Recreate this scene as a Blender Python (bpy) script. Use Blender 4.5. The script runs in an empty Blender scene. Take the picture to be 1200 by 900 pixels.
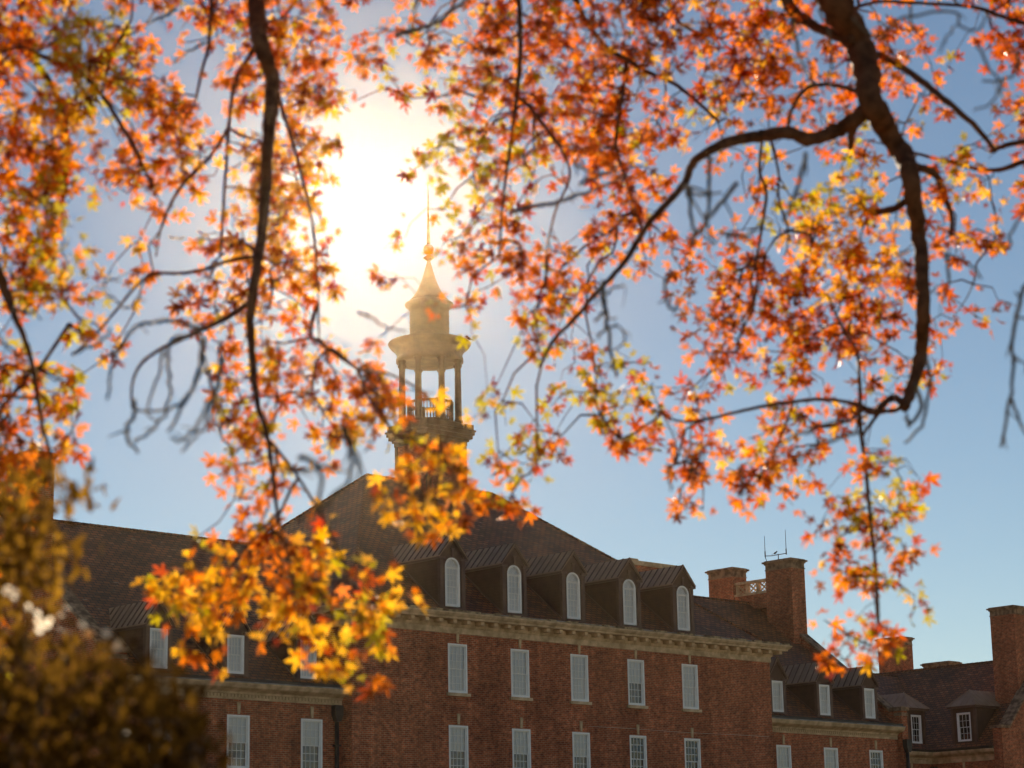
import bpy, math, random
import numpy as np
from mathutils import Vector, Matrix
random.seed(11); rng = np.random.default_rng(11)
scene = bpy.context.scene
COL = scene.collection
R_ = math.radians

# ------------------------------------------------------------------ camera geometry (photo: 1200 x 900, f = 2625 px)
F = 2625.111; YAW, PITCH, ROLL = R_(46.75), R_(13.263), R_(-1.071)
fw = np.array([math.cos(YAW)*math.cos(PITCH), math.sin(YAW)*math.cos(PITCH), math.sin(PITCH)])
rt0 = np.array([math.sin(YAW), -math.cos(YAW), 0.0]); up0 = np.cross(rt0, fw)
rt = rt0*math.cos(ROLL) + up0*math.sin(ROLL); up = -rt0*math.sin(ROLL) + up0*math.cos(ROLL)
EYE = np.array([0, 0, 1.6])
def px(u, v, d):
    """a point d metres in front of the viewpoint, in the direction of photo pixel (u, v)"""
    return EYE + (fw + rt*(u-600)/F - up*(v-450)/F)*d
def at(u, v, ax, val):
    d = fw + rt*(u-600)/F - up*(v-450)/F
    return EYE + d*((val-EYE[ax])/d[ax])

# ------------------------------------------------------------------ materials
def mat(name):
    m = bpy.data.materials.new(name); m.use_nodes = True
    nt = m.node_tree; nt.nodes.clear()
    out = nt.nodes.new('ShaderNodeOutputMaterial')
    return m, nt, out
def N(nt, typ, **kw):
    n = nt.nodes.new(typ)
    for k, v in kw.items():
        if k in n.inputs: n.inputs[k].default_value = v
        else: setattr(n, k, v)
    return n
def principled(nt, out, rough=.7, spec=.4):
    b = nt.nodes.new('ShaderNodeBsdfPrincipled')
    b.inputs['Roughness'].default_value = rough
    b.inputs['Specular IOR Level'].default_value = spec
    nt.links.new(b.outputs[0], out.inputs['Surface']); return b
def noise_mix(nt, vec, scale, c1, c2, detail=4, lo=.35, hi=.65):
    n = N(nt, 'ShaderNodeTexNoise'); n.inputs['Scale'].default_value = scale; n.inputs['Detail'].default_value = detail
    nt.links.new(vec, n.inputs['Vector'])
    r = nt.nodes.new('ShaderNodeValToRGB'); r.color_ramp.elements[0].position = lo; r.color_ramp.elements[1].position = hi
    r.color_ramp.elements[0].color = (*c1, 1); r.color_ramp.elements[1].color = (*c2, 1)
    nt.links.new(n.outputs['Fac'], r.inputs['Fac']); return r.outputs['Color'], n.outputs['Fac']
def mult(nt, a, b, fac=1.0, mode='MULTIPLY'):
    m = nt.nodes.new('ShaderNodeMix'); m.data_type = 'RGBA'; m.blend_type = mode
    m.inputs[0].default_value = fac
    nt.links.new(a, m.inputs[6]); nt.links.new(b, m.inputs[7]); return m.outputs[2]

def brick_mat(name, c1, c2, mortar, w=.225, h=.078, ms=.011, bump=.3, stain=(.72, 1.12), rough=.85):
    m, nt, out = mat(name); b = principled(nt, out, rough, .25)
    tc = nt.nodes.new('ShaderNodeTexCoord')
    br = nt.nodes.new('ShaderNodeTexBrick'); br.offset = .5
    br.inputs['Color1'].default_value = (*c1, 1); br.inputs['Color2'].default_value = (*c2, 1); br.inputs['Mortar'].default_value = (*mortar, 1)
    br.inputs['Scale'].default_value = 1; br.inputs['Brick Width'].default_value = w; br.inputs['Row Height'].default_value = h
    br.inputs['Mortar Size'].default_value = ms; br.inputs['Mortar Smooth'].default_value = .3; br.inputs['Bias'].default_value = 0
    nt.links.new(tc.outputs['UV'], br.inputs['Vector'])
    st, _ = noise_mix(nt, tc.outputs['UV'], .55, (stain[0],)*3, (stain[1],)*3, 6, .3, .7)
    mpx = N(nt, 'ShaderNodeMapping'); mpx.inputs['Scale'].default_value = (1.4, .16, 1); nt.links.new(tc.outputs['UV'], mpx.inputs['Vector'])
    run, _ = noise_mix(nt, mpx.outputs[0], 1.0, (.74, .72, .70), (1.08, 1.08, 1.08), 5, .32, .6)
    st = mult(nt, st, run)
    fine, _ = noise_mix(nt, tc.outputs['UV'], 5.0, (.6, .55, .55), (1.35, 1.35, 1.3), 3, .3, .7)
    c = mult(nt, br.outputs['Color'], st); c = mult(nt, c, fine)
    nt.links.new(c, b.inputs['Base Color'])
    bp = N(nt, 'ShaderNodeBump'); bp.inputs['Strength'].default_value = bump; bp.inputs['Distance'].default_value = .012; bp.invert = True
    nt.links.new(br.outputs['Fac'], bp.inputs['Height']); nt.links.new(bp.outputs[0], b.inputs['Normal'])
    return m
M = {}
M['brick'] = brick_mat('red_brick', (.54, .125, .045), (.28, .062, .026), (.44, .27, .16))
def shingle_mat():
    m, nt, out = mat('roof_tile'); b = principled(nt, out, .62, .35)
    tc = nt.nodes.new('ShaderNodeTexCoord')
    br = nt.nodes.new('ShaderNodeTexBrick'); br.offset = .5
    br.inputs['Color1'].default_value = (.25, .088, .032, 1); br.inputs['Color2'].default_value = (.09, .034, .014, 1)
    br.inputs['Mortar'].default_value = (.014, .009, .008, 1)
    br.inputs['Scale'].default_value = 1; br.inputs['Brick Width'].default_value = .34; br.inputs['Row Height'].default_value = .2
    br.inputs['Mortar Size'].default_value = .022; br.inputs['Bias'].default_value = -.15
    nt.links.new(tc.outputs['UV'], br.inputs['Vector'])
    st, _ = noise_mix(nt, tc.outputs['UV'], .35, (.62, .58, .58), (1.4, 1.32, 1.2), 6, .32, .66)
    c = mult(nt, br.outputs['Color'], st)
    mp = N(nt, 'ShaderNodeMapping'); mp.inputs['Scale'].default_value = (2.2, 7.5, 1)
    nt.links.new(tc.outputs['UV'], mp.inputs['Vector'])
    pale, _ = noise_mix(nt, mp.outputs[0], 1.0, (0, 0, 0), (.24, .18, .13), 5, .62, .72)
    c = mult(nt, c, pale, 1.0, 'ADD')
    nt.links.new(c, b.inputs['Base Color'])
    bp = N(nt, 'ShaderNodeBump'); bp.inputs['Strength'].default_value = .7; bp.inputs['Distance'].default_value = .03; bp.invert = True
    nt.links.new(br.outputs['Fac'], bp.inputs['Height']); nt.links.new(bp.outputs[0], b.inputs['Normal'])
    return m
M['tile'] = shingle_mat()
def simple(name, c1, c2, scale=3, rough=.7, spec=.4, metal=0, bump=0, lo=.35, hi=.65):
    m, nt, out = mat(name); b = principled(nt, out, rough, spec); b.inputs['Metallic'].default_value = metal
    tc = nt.nodes.new('ShaderNodeTexCoord')
    c, f = noise_mix(nt, tc.outputs['Object'], scale, c1, c2, 6, lo, hi)
    nt.links.new(c, b.inputs['Base Color'])
    if bump:
        bp = N(nt, 'ShaderNodeBump'); bp.inputs['Strength'].default_value = bump; bp.inputs['Distance'].default_value = .02
        nt.links.new(f, bp.inputs['Height']); nt.links.new(bp.outputs[0], b.inputs['Normal'])
    return m
M['stone'] = simple('limestone', (.42, .285, .155), (.74, .53, .32), 2.6, .85, .2, bump=.3)
M['stone_dark'] = simple('weathered_limestone', (.13, .085, .045), (.46, .33, .19), 3.5, .85, .2, bump=.4, lo=.38, hi=.6)
M['stone_cap'] = simple('dark_cap_stone', (.13, .075, .045), (.36, .22, .13), 3.5, .85, .2, bump=.4, lo=.38, hi=.62)  # darker, browner stone for caps and copings
M['clad'] = simple('brown_cladding', (.075, .034, .020), (.105, .048, .028), 4, .65, .3)
M['clad_trim'] = simple('brown_trim_paint', (.11, .055, .036), (.15, .075, .050), 4, .55, .35)
M['metal_roof'] = simple('standing_seam_metal', (.27, .155, .09), (.37, .225, .14), 1.8, .5, .5, bump=.1)
M['white'] = simple('white_frame_paint', (.90, .86, .80), (.94, .91, .86), 5, .45, .4)
M['blind'] = simple('white_blind', (.80, .79, .78), (.86, .85, .84), 2, .8, .2)
M['screen'] = simple('grey_insect_screen', (.20, .18, .165), (.25, .225, .205), 2, .8, .2)
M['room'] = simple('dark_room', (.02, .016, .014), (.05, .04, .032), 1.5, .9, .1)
M['gutter'] = simple('lead_gutter', (.13, .12, .115), (.34, .32, .31), 2.2, .55, .5)
M['pipe'] = simple('dark_downpipe', (.018, .014, .012), (.035, .026, .02), 3, .5, .4)
M['cupola'] = simple('cupola_paint', (.09, .046, .020), (.17, .092, .042), 2, .6, .35)
M['gilt'] = simple('finial_metal', (.22, .12, .045), (.32, .19, .08), 4, .45, .5, metal=.3)
M['wire'] = simple('black_metal', (.02, .02, .02), (.04, .04, .04), 4, .5, .5)
M['bird'] = simple('dark_feathers', (.02, .02, .022), (.05, .05, .05), 30, .7, .3)
M['pale'] = simple('pale_cable', (.45, .38, .3), (.55, .47, .38), 4, .6, .4)
def glass_mat():
    m, nt, out = mat('window_glass')
    t = N(nt, 'ShaderNodeBsdfTransparent'); t.inputs[0].default_value = (.98, .98, .98, 1)
    g = N(nt, 'ShaderNodeBsdfGlossy'); g.inputs['Roughness'].default_value = .03; g.inputs[0].default_value = (.9, .9, .9, 1)
    fr = N(nt, 'ShaderNodeFresnel'); fr.inputs[0].default_value = 1.9
    tc = nt.nodes.new('ShaderNodeTexCoord'); no = N(nt, 'ShaderNodeTexNoise'); no.inputs['Scale'].default_value = 2.6
    nt.links.new(tc.outputs['Object'], no.inputs['Vector']); bp = N(nt, 'ShaderNodeBump'); bp.inputs['Strength'].default_value = .5; bp.inputs['Distance'].default_value = .06
    nt.links.new(no.outputs['Fac'], bp.inputs['Height']); nt.links.new(bp.outputs[0], g.inputs['Normal'])
    mx = N(nt, 'ShaderNodeMixShader')
    nt.links.new(fr.outputs[0], mx.inputs[0]); nt.links.new(t.outputs[0], mx.inputs[1]); nt.links.new(g.outputs[0], mx.inputs[2])
    nt.links.new(mx.outputs[0], out.inputs['Surface']); return m
M['glass'] = glass_mat()
def bark_mat(name, c1, c2):
    m, nt, out = mat(name); b = principled(nt, out, .75, .08)
    tc = nt.nodes.new('ShaderNodeTexCoord')
    c, f = noise_mix(nt, tc.outputs['Object'], 14, c1, c2, 8)
    nt.links.new(c, b.inputs['Base Color'])
    bp = N(nt, 'ShaderNodeBump'); bp.inputs['Strength'].default_value = .5; bp.inputs['Distance'].default_value = .01
    nt.links.new(f, bp.inputs['Height']); nt.links.new(bp.outputs[0], b.inputs['Normal']); return m
M['bark'] = bark_mat('oak_bark', (.07, .030, .015), (.16, .072, .036))
M['twig'] = bark_mat('bare_twig_bark', (.09, .072, .060), (.17, .14, .12))
def glint_leaf():
    m, nt, out = mat('glint_leaflet'); t = N(nt, 'ShaderNodeBsdfTranslucent'); d = N(nt, 'ShaderNodeBsdfDiffuse'); mx = N(nt, 'ShaderNodeMixShader'); mx.inputs[0].default_value = .06
    tc = nt.nodes.new('ShaderNodeTexCoord'); c, f = noise_mix(nt, tc.outputs['Object'], 30, (.95, .50, .16), (.97, .88, .74), 1, .3, .4)
    nt.links.new(c, t.inputs[0]); nt.links.new(c, d.inputs[0]); nt.links.new(t.outputs[0], mx.inputs[1]); nt.links.new(d.outputs[0], mx.inputs[2]); nt.links.new(mx.outputs[0], out.inputs['Surface']); return m
M['glint_leaf'] = glint_leaf()  # near-white and amber tones stand in for sun glints
M['glossy_twig'] = simple('glossy_amber_berry', (.40, .22, .07), (.6, .38, .14), 8, .07, 1.0)
def leaf_mat(name, rough=.38, trans=.72, coat=.22):
    m, nt, out = mat(name)
    at_ = nt.nodes.new('ShaderNodeVertexColor'); at_.layer_name = 'pigment'
    tc = nt.nodes.new('ShaderNodeTexCoord')
    v, _ = noise_mix(nt, tc.outputs['Object'], 25, (.82, .78, .7), (1.15, 1.12, 1.0), 2)
    c = mult(nt, at_.outputs['Color'], v)
    d = N(nt, 'ShaderNodeBsdfDiffuse'); nt.links.new(c, d.inputs[0])
    t = N(nt, 'ShaderNodeBsdfTranslucent'); nt.links.new(c, t.inputs[0])
    g = N(nt, 'ShaderNodeBsdfGlossy'); g.inputs['Roughness'].default_value = rough
    m1 = N(nt, 'ShaderNodeMixShader'); m1.inputs[0].default_value = trans
    nt.links.new(d.outputs[0], m1.inputs[1]); nt.links.new(t.outputs[0], m1.inputs[2])
    fr = N(nt, 'ShaderNodeFresnel'); fr.inputs[0].default_value = 1.2
    mm = N(nt, 'ShaderNodeMath', operation='MULTIPLY'); nt.links.new(fr.outputs[0], mm.inputs[0]); mm.inputs[1].default_value = coat
    m2 = N(nt, 'ShaderNodeMixShader'); nt.links.new(mm.outputs[0], m2.inputs[0])
    nt.links.new(m1.outputs[0], m2.inputs[1]); nt.links.new(g.outputs[0], m2.inputs[2])
    nt.links.new(m2.outputs[0], out.inputs['Surface']); return m
M['leaf'] = leaf_mat('autumn_leaf')
M['needle'] = leaf_mat('evergreen_spray', .5, .6, .10)

# ------------------------------------------------------------------ mesh helpers
class MB:
    def __init__(s): s.v = []; s.f = []; s.sm = []; s.mi = []; s.cur = 0
    def add(s, verts, faces, smooth=False):
        o = len(s.v); s.v += [tuple(map(float, p)) for p in verts]
        s.f += [tuple(i+o for i in f) for f in faces]; s.sm += [smooth]*len(faces); s.mi += [s.cur]*len(faces)
        return s
    def box(s, x0, x1, y0, y1, z0, z1):
        return s.add([(x0,y0,z0),(x1,y0,z0),(x1,y1,z0),(x0,y1,z0),(x0,y0,z1),(x1,y0,z1),(x1,y1,z1),(x0,y1,z1)],
              [(3,2,1,0),(4,5,6,7),(0,1,5,4),(1,2,6,5),(2,3,7,6),(3,0,4,7)])
    def prism(s, prof, axis, a, b):
        """closed profile (list of 2-D points) extruded along axis from a to b"""
        n = len(prof)
        def P(p, t): 
            return (t, p[0], p[1]) if axis == 0 else ((p[0], t, p[1]) if axis == 1 else (p[0], p[1], t))
        vs = [P(p, a) for p in prof] + [P(p, b) for p in prof]
        fs = [tuple(range(n)), tuple(range(2*n-1, n-1, -1))] + [(i, i+n, (i+1) % n+n, (i+1) % n) for i in range(n)]
        return s.add(vs, fs)
    def lathe(s, prof, cx, cy, n=32, smooth=True):
        vs = []; fs = []
        for r, z in prof:
            for k in range(n):
                a = 2*math.pi*(k+.5)/n; vs.append((cx+r*math.cos(a), cy+r*math.sin(a), z))
        for j in range(len(prof)-1):
            for k in range(n):
                fs.append((j*n+k, j*n+(k+1) % n, (j+1)*n+(k+1) % n, (j+1)*n+k))
        fs.append(tuple(range((len(prof)-1)*n, len(prof)*n))); fs.append(tuple(range(n-1, -1, -1)))
        return s.add(vs, fs, smooth)
    def tube(s, pts, rad, n=6, jitter=0.0):
        pts = np.array(pts, float); rad = np.array(rad, float)
        vs = []; fs = []
        u = None
        for i in range(len(pts)):
            t = pts[min(i+1, len(pts)-1)] - pts[max(i-1, 0)]; L = np.linalg.norm(t); t = t/L if L > 1e-9 else np.array([0,0,1.])
            if u is None:
                u = np.cross(t, [0, 0, 1.]); 
                if np.linalg.norm(u) < 1e-3: u = np.cross(t, [1., 0, 0])
            u = u - t*(u@t); u /= np.linalg.norm(u)+1e-12; w = np.cross(t, u)
            for k in range(n):
                a = 2*math.pi*k/n; rr = rad[i]*(1+jitter*(random.random()-.5))
                vs.append(pts[i] + (u*math.cos(a)+w*math.sin(a))*rr)
            if i:
                for k in range(n):
                    fs.append(((i-1)*n+k, (i-1)*n+(k+1) % n, i*n+(k+1) % n, i*n+k))
        fs.append(tuple(range(n-1, -1, -1))); fs.append(tuple(range((len(pts)-1)*n, len(pts)*n)))
        return s.add(vs, fs, n > 5)
    def build(s, name, material, parent=None, loc=None, origin=(0, 0, 0)):
        """origin: the frame the vertices are turned into (subtracted); loc: where the object is put under its parent"""
        me = bpy.data.meshes.new(name)
        ox, oy, oz = origin
        me.from_pydata([(x-ox, y-oy, z-oz) for x, y, z in s.v], [], s.f)
        me.update()
        uv = me.uv_layers.new(name='UVMap'); data = np.zeros(len(me.loops)*2)
        for p in me.polygons:
            n = p.normal
            if abs(n.z) > .97: t = Vector((1, 0, 0)); b = Vector((0, 1, 0))
            else:
                t = Vector((0, 0, 1)).cross(n).normalized(); b = n.cross(t)
            for li in p.loop_indices:
                co = me.vertices[me.loops[li].vertex_index].co + Vector(origin)
                data[2*li] = co.dot(t); data[2*li+1] = co.dot(b)
        uv.data.foreach_set('uv', data)
        me.polygons.foreach_set('use_smooth', s.sm)
        for m_ in (material if isinstance(material, list) else [material]): me.materials.append(m_)
        me.polygons.foreach_set('material_index', s.mi)
        o = bpy.data.objects.new(name, me); COL.objects.link(o)
        if parent is not None: o.parent = parent
        if loc is not None: o.location = loc
        return o
def tag(o, label=None, cat=None, group=None, kind=None):
    if label: o['label'] = label
    if cat: o['category'] = cat
    if group: o['group'] = group
    if kind: o['kind'] = kind
    return o
def empty(name, loc, label, cat, group=None):
    o = bpy.data.objects.new(name, None); COL.objects.link(o); o.location = loc
    o.empty_display_size = .3
    return tag(o, label, cat, group)
def copy_tree(o, parent=None):
    c = o.copy(); COL.objects.link(c)
    if parent is not None: c.parent = parent
    for ch in list(o.children): copy_tree(ch, c)
    return c
def catmull(P, R, k=5):
    P = np.array(P, float); R = np.array(R, float); out = []; ro = []
    for i in range(len(P)-1):
        p0, p1, p2, p3 = P[max(i-1, 0)], P[i], P[i+1], P[min(i+2, len(P)-1)]
        for j in range(k):
            t = j/k
            out.append(.5*((2*p1)+(-p0+p2)*t+(2*p0-5*p1+4*p2-p3)*t*t+(-p0+3*p1-3*p2+p3)*t**3)); ro.append(R[i]*(1-t)+R[i+1]*t)
    out.append(P[-1]); ro.append(R[-1]); return np.array(out), np.array(ro)

# ------------------------------------------------------------------ ground
g = MB(); n = 24; S = 600
vs = [(-S+2*S*i/n, -S+2*S*j/n, 0) for j in range(n+1) for i in range(n+1)]
g.add(vs, [(j*(n+1)+i, j*(n+1)+i+1, (j+1)*(n+1)+i+1, (j+1)*(n+1)+i) for j in range(n) for i in range(n)])
M['grass'] = simple('dry_autumn_lawn', (.26, .20, .09), (.42, .32, .15), .8, .9, .2, bump=.3)  # lawn tone kept pale to bounce more sun onto the shaded facade
tag(g.build('ground', M['grass']), kind='structure')
p = MB(); p.box(-40, 140, 12.0, 40.0, .004, .06); p.box(40, 96, 60.5, 63.0, .004, .06)  # wide unseen slab, added to bounce sunlight onto the facade
M['bounce_paving'] = simple('bounce_concrete', (.46, .42, .36), (.58, .53, .45), 1.5, .85, .2)
tag(p.build('path', M['bounce_paving']), kind='structure')

# ------------------------------------------------------------------ windows (local frame: x along the wall, y into it, z up; origin at bottom centre)
def window(name, w, h, cover, arch=False, cols=4, rows=6, sill=True, key=True, deep=.14, parent=None, loc=(0, 0, 0)):
    """cover: 'full' blind drawn, 'half' blind over the upper sash and a screen below, 'screen' glass above and a grey screen below, 'bare' none"""
    fr = MB(); t = .075
    hw = w/2
    y0, y1 = -.02, deep
    if not arch:
        fr.box(-hw, -hw+t, y0, y1, 0, h); fr.box(hw-t, hw, y0, y1, 0, h)
        fr.box(-hw+t, hw-t, y0, y1, h-t, h); fr.box(-hw+t, hw-t, y0, y1, 0, t*1.1)
    else:
        sp = h-hw
        fr.box(-hw, -hw+t, y0, y1, 0, sp); fr.box(hw-t, hw, y0, y1, 0, sp); fr.box(-hw+t, hw-t, y0, y1, 0, t*1.1)
        K = 12
        for i in range(K):
            a, b = math.pi*i/K, math.pi*(i+1)/K; ri = hw-t
            q = [(hw*math.cos(a), hw*math.sin(a)), (hw*math.cos(b), hw*math.sin(b)), (ri*math.cos(b), ri*math.sin(b)), (ri*math.cos(a), ri*math.sin(a))]
            fr.prism([(x, sp+z) for x, z in q], 1, y0, y1)
        fr.box(-hw+t, hw-t, .02, .07, sp-.03, sp+.03)
        for a in (60, 90, 120):
            a = R_(a); fr.tube([(0, .05, sp), ((hw-t)*math.cos(a), .05, sp+(hw-t)*math.sin(a))], [.009, .009], 4)
    top = h-t if not arch else h-hw-.03
    x0, x1, zb = -hw+t, hw-t, t*1.1
    mid = zb+(top-zb)*.49
    fo = fr.build('window_frame' if name == 'window' else 'window_frame', M['white'], None)
    # sashes: upper one in front of the lower one
    sa = MB(); s = .035
    for (za, zc, yy) in ((mid-.02, top, .045), (zb, mid+.02, .085)):
        sa.box(x0, x0+s, yy, yy+.035, za, zc); sa.box(x1-s, x1, yy, yy+.035, za, zc)
        sa.box(x0+s, x1-s, yy, yy+.035, zc-s, zc); sa.box(x0+s, x1-s, yy, yy+.035, za, za+s)
        for i in range(1, cols):
            xx = x0+s+(x1-x0-2*s)*i/cols; sa.box(xx-.009, xx+.009, yy+.006, yy+.03, za+s, zc-s)
        nr = rows//2
        for j in range(1, nr):
            zz = za+s+(zc-za-2*s)*j/nr; sa.box(x0+s, x1-s, yy+.008, yy+.028, zz-.009, zz+.009)
    so = sa.build('sash', M['white'])
    pa = MB()
    pa.add([(x0+s, .062, mid), (x1-s, .062, mid), (x1-s, .062, top-s), (x0+s, .062, top-s)], [(0, 1, 2, 3)])
    pa.add([(x0+s, .102, zb+s), (x1-s, .102, zb+s), (x1-s, .102, mid), (x0+s, .102, mid)], [(0, 1, 2, 3)])
    if arch:
        K = 12; ri = hw-t; sp = h-hw
        pa.add([(0, .055, sp+.03)]+[(ri*math.cos(math.pi*i/K), .055, sp+.03+(ri-.03)*math.sin(math.pi*i/K)) for i in range(K+1)], [(0, i, i+1) for i in range(1, K+1)])
    po = pa.build('pane', M['glass'])
    parts = [so, po]
    zlo = {'full': zb, 'half': mid+.02, 'screen': None, 'bare': None}[cover]
    if zlo is not None:
        bl = MB(); ztop = h-t if not arch else h-.1
        if arch:
            ri = hw-t-.004; K = 12; sp = h-hw
            bl.add([(-ri, .122, zlo), (ri, .122, zlo)]+[(ri*math.cos(math.pi*i/K), .122, sp+ri*math.sin(math.pi*i/K)) for i in range(K+1)], [tuple(range(K+3))])
        else: bl.add([(x0, .122, zlo), (x1, .122, zlo), (x1, .122, ztop), (x0, .122, ztop)], [(0, 1, 2, 3)])
        parts.append(bl.build('blind', M['blind']))
    if cover in ('half', 'screen'):
        sc = MB(); sc.add([(x0, .112, zb), (x1, .112, zb), (x1, .112, mid), (x0, .112, mid)], [(0, 1, 2, 3)])
        parts.append(sc.build('insect_screen', M['screen']))
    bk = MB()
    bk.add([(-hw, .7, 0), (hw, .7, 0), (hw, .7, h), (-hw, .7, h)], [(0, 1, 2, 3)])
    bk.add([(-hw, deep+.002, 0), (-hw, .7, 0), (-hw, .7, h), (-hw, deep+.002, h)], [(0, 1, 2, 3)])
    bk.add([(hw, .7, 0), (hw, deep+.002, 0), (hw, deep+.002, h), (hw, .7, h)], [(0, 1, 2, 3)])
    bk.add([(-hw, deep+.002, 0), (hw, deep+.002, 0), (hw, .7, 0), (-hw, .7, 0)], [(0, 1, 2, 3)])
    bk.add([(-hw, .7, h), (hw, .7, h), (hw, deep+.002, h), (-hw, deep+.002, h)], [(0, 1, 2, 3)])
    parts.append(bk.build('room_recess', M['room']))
    if sill:
        si = MB(); si.box(-hw-.11, hw+.11, -.10, .04, -.13, -.003); parts.append(si.build('sill', M['stone']))
    if key:
        ke = MB(); ke.prism([(-.045, h+.035), (.045, h+.035), (.075, h+.47), (-.075, h+.47)], 1, -.055, .02)
        parts.append(ke.build('keystone', M['stone']))
    fo.name = 'window'
    for q in parts: q.parent = fo
    fo.parent = parent; fo.location = loc
    return fo

def wall(mb, axis, c, a0, a1, z0, z1, holes, thick=.3, inward=1):
    """a wall in the plane axis=c, from a0 to a1 along the other axis, with rectangular openings (a, b, z, Z)"""
    xs = sorted({a0, a1, *[h[0] for h in holes], *[h[1] for h in holes]})
    zs = sorted({z0, z1, *[h[2] for h in holes], *[h[3] for h in holes]})
    for i in range(len(xs)-1):
        for j in range(len(zs)-1):
            xm, zm = (xs[i]+xs[i+1])/2, (zs[j]+zs[j+1])/2
            if any(h[0] < xm < h[1] and h[2] < zm < h[3] for h in holes): continue
            q = [(xs[i], zs[j]), (xs[i+1], zs[j]), (xs[i+1], zs[j+1]), (xs[i], zs[j+1])]
            if axis == 1: mb.add([(x, c, z) for x, z in q], [(0, 1, 2, 3)])
            else: mb.add([(c, x, z) for x, z in q], [(3, 2, 1, 0)])
    for (a, b, z, Z) in holes:
        d = c+inward*thick
        for (p, q) in (((a, z), (a, Z)), ((b, Z), (b, z)), ((a, Z), (b, Z)), ((b, z), (a, z))):
            if axis == 1: mb.add([(p[0], c, p[1]), (p[0], d, p[1]), (q[0], d, q[1]), (q[0], c, q[1])], [(0, 1, 2, 3)])
            else: mb.add([(c, p[0], p[1]), (d, p[0], p[1]), (d, q[0], q[1]), (c, q[0], q[1])], [(0, 1, 2, 3)])

# ------------------------------------------------------------------ the hall
B = (68.034, 68.442, 0)
hall = empty('brick_hall', B, 'long red brick hall with hipped roof, arched dormers and central cupola', 'building')
def hb(mb, name, m, parent=None): 
    """build a part of the hall (vertices given in world metres)"""
    return mb.build(name, m, parent or hall, None, B)
XC = 68.034
XL, XR, Y0, Y1 = 55.479, 80.589, 68.442, 87.56
WL, WR, YW, YV = 45.25, 90.82, 69.075, 86.93
W1 = [61.034+3.5*i for i in range(5)]
WW, WH = 1.042, 2.006
ZR1, ZR2 = 10.319, 7.006
wl = MB()
holes = [(x-WW/2, x+WW/2, z, z+WH) for x in W1 for z in (ZR1, ZR2)]
wall(wl, 1, Y0, XL, XR, 0, 13.0, holes)
wl.add([(XL, Y1, 0), (XL, Y0, 0), (XL, Y0, 13), (XL, Y1, 13)], [(0, 1, 2, 3)])
wl.add([(XR, Y0, 0), (XR, Y1, 0), (XR, Y1, 13), (XR, Y0, 13)], [(0, 1, 2, 3)])
wl.add([(XR, Y1, 0), (XL, Y1, 0), (XL, Y1, 13), (XR, Y1, 13)], [(0, 1, 2, 3)])
hb(wl, 'wall', M['brick'])
LWX = [54.003, 50.512, 47.021]; RWX = [2*XC-x for x in LWX]
for xs, a0, a1, end in ((LWX, WL, XL, WL), (RWX, XR, WR, WR)):
    ww = MB(); wall(ww, 1, YW, a0, a1, 0, 9.96, [(x-.52, x+.52, ZR2, ZR2+WH) for x in xs])
    hb(ww, 'wing_wall', M['brick'])
    ww = MB(); ww.add([(a1, YV, 0), (a0, YV, 0), (a0, YV, 9.96), (a1, YV, 9.96)], [(0, 1, 2, 3)]); hb(ww, 'rear_wall', M['brick'])
# gable walls with raised parapets
def zw(y): return 17.35-.787*abs(78-y)
for s, x0, x1 in ((-1, WL-.45, WL+.02), (1, WR-.02, WR+.45)):
    gm = MB(); pk = .5
    prof = [(YW-.35, 0), (YV+.35, 0), (YV+.35, 11.0), (YV-.35, 11.0), (78, zw(78)+pk-.08), (YW+.35, 11.0), (YW-.35, 11.0)]
    gm.prism(prof, 0, x0, x1); hb(gm, 'gable_wall', M['brick'])
    cm = MB(); q = .14
    for sg in (-1, 1):
        ya, yb = (YW+.32, 78) if sg < 0 else (78, YV-.32)
        za, zb_ = (11.0, zw(78)+pk-.08) if sg < 0 else (zw(78)+pk-.08, 11.0)
        cm.prism([(ya, za+.003), (yb, zb_+.003), (yb, zb_+q), (ya, za+q)], 0, x0-.09, x1+.09)
    cm.box(x0-.08, x1+.08, YW-.43, YW+.31, 11.003, 11.2); cm.box(x0-.03, x1+.03, YW-.39, YW+.1, 10.75, 10.9)
    cm.box(x0-.08, x1+.08, YV-.31, YV+.43, 11.003, 11.2)
    hb(cm, 'coping', M['stone_cap'])
# roofs
def zm(y): return 21.2-.796*(78-y)
rm = MB(); ey0, ey1 = 68.2, 87.8; ex0, ex1 = XL-.27, XR+.27; ze = zm(ey0); rx0, rx1 = 64.15, 71.92
rm.add([(ex0, ey0, ze), (ex1, ey0, ze), (ex1, ey1, ze), (ex0, ey1, ze), (rx0, 78, 21.2), (rx1, 78, 21.2)],
       [(0, 1, 5, 4), (1, 2, 5), (2, 3, 4, 5), (3, 0, 4), (3, 2, 1, 0)])
hroof = hb(rm, 'roof', M['tile'])
rc = MB()
def capline(mb, a, b, r=.09, step=.34):
    a, b = np.array(a, float), np.array(b, float); L = np.linalg.norm(b-a); k = max(1, int(L/step))
    for i in range(k):
        p, q = a+(b-a)*i/k, a+(b-a)*(i+1.12)/k
        mb.tube([p, q], [r*1.0, r*.78], 6)
capline(rc, (rx0, 78, 21.2), (rx1, 78, 21.2)); capline(rc, (ex0, ey0, ze+.02), (rx0, 78, 21.2)); capline(rc, (ex1, ey0, ze+.02), (rx1, 78, 21.2))
capline(rc, (ex0, ey1, ze+.02), (rx0, 78, 21.2)); capline(rc, (ex1, ey1, ze+.02), (rx1, 78, 21.2))
hb(rc, 'ridge_tiles', M['tile'], hroof)
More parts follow.
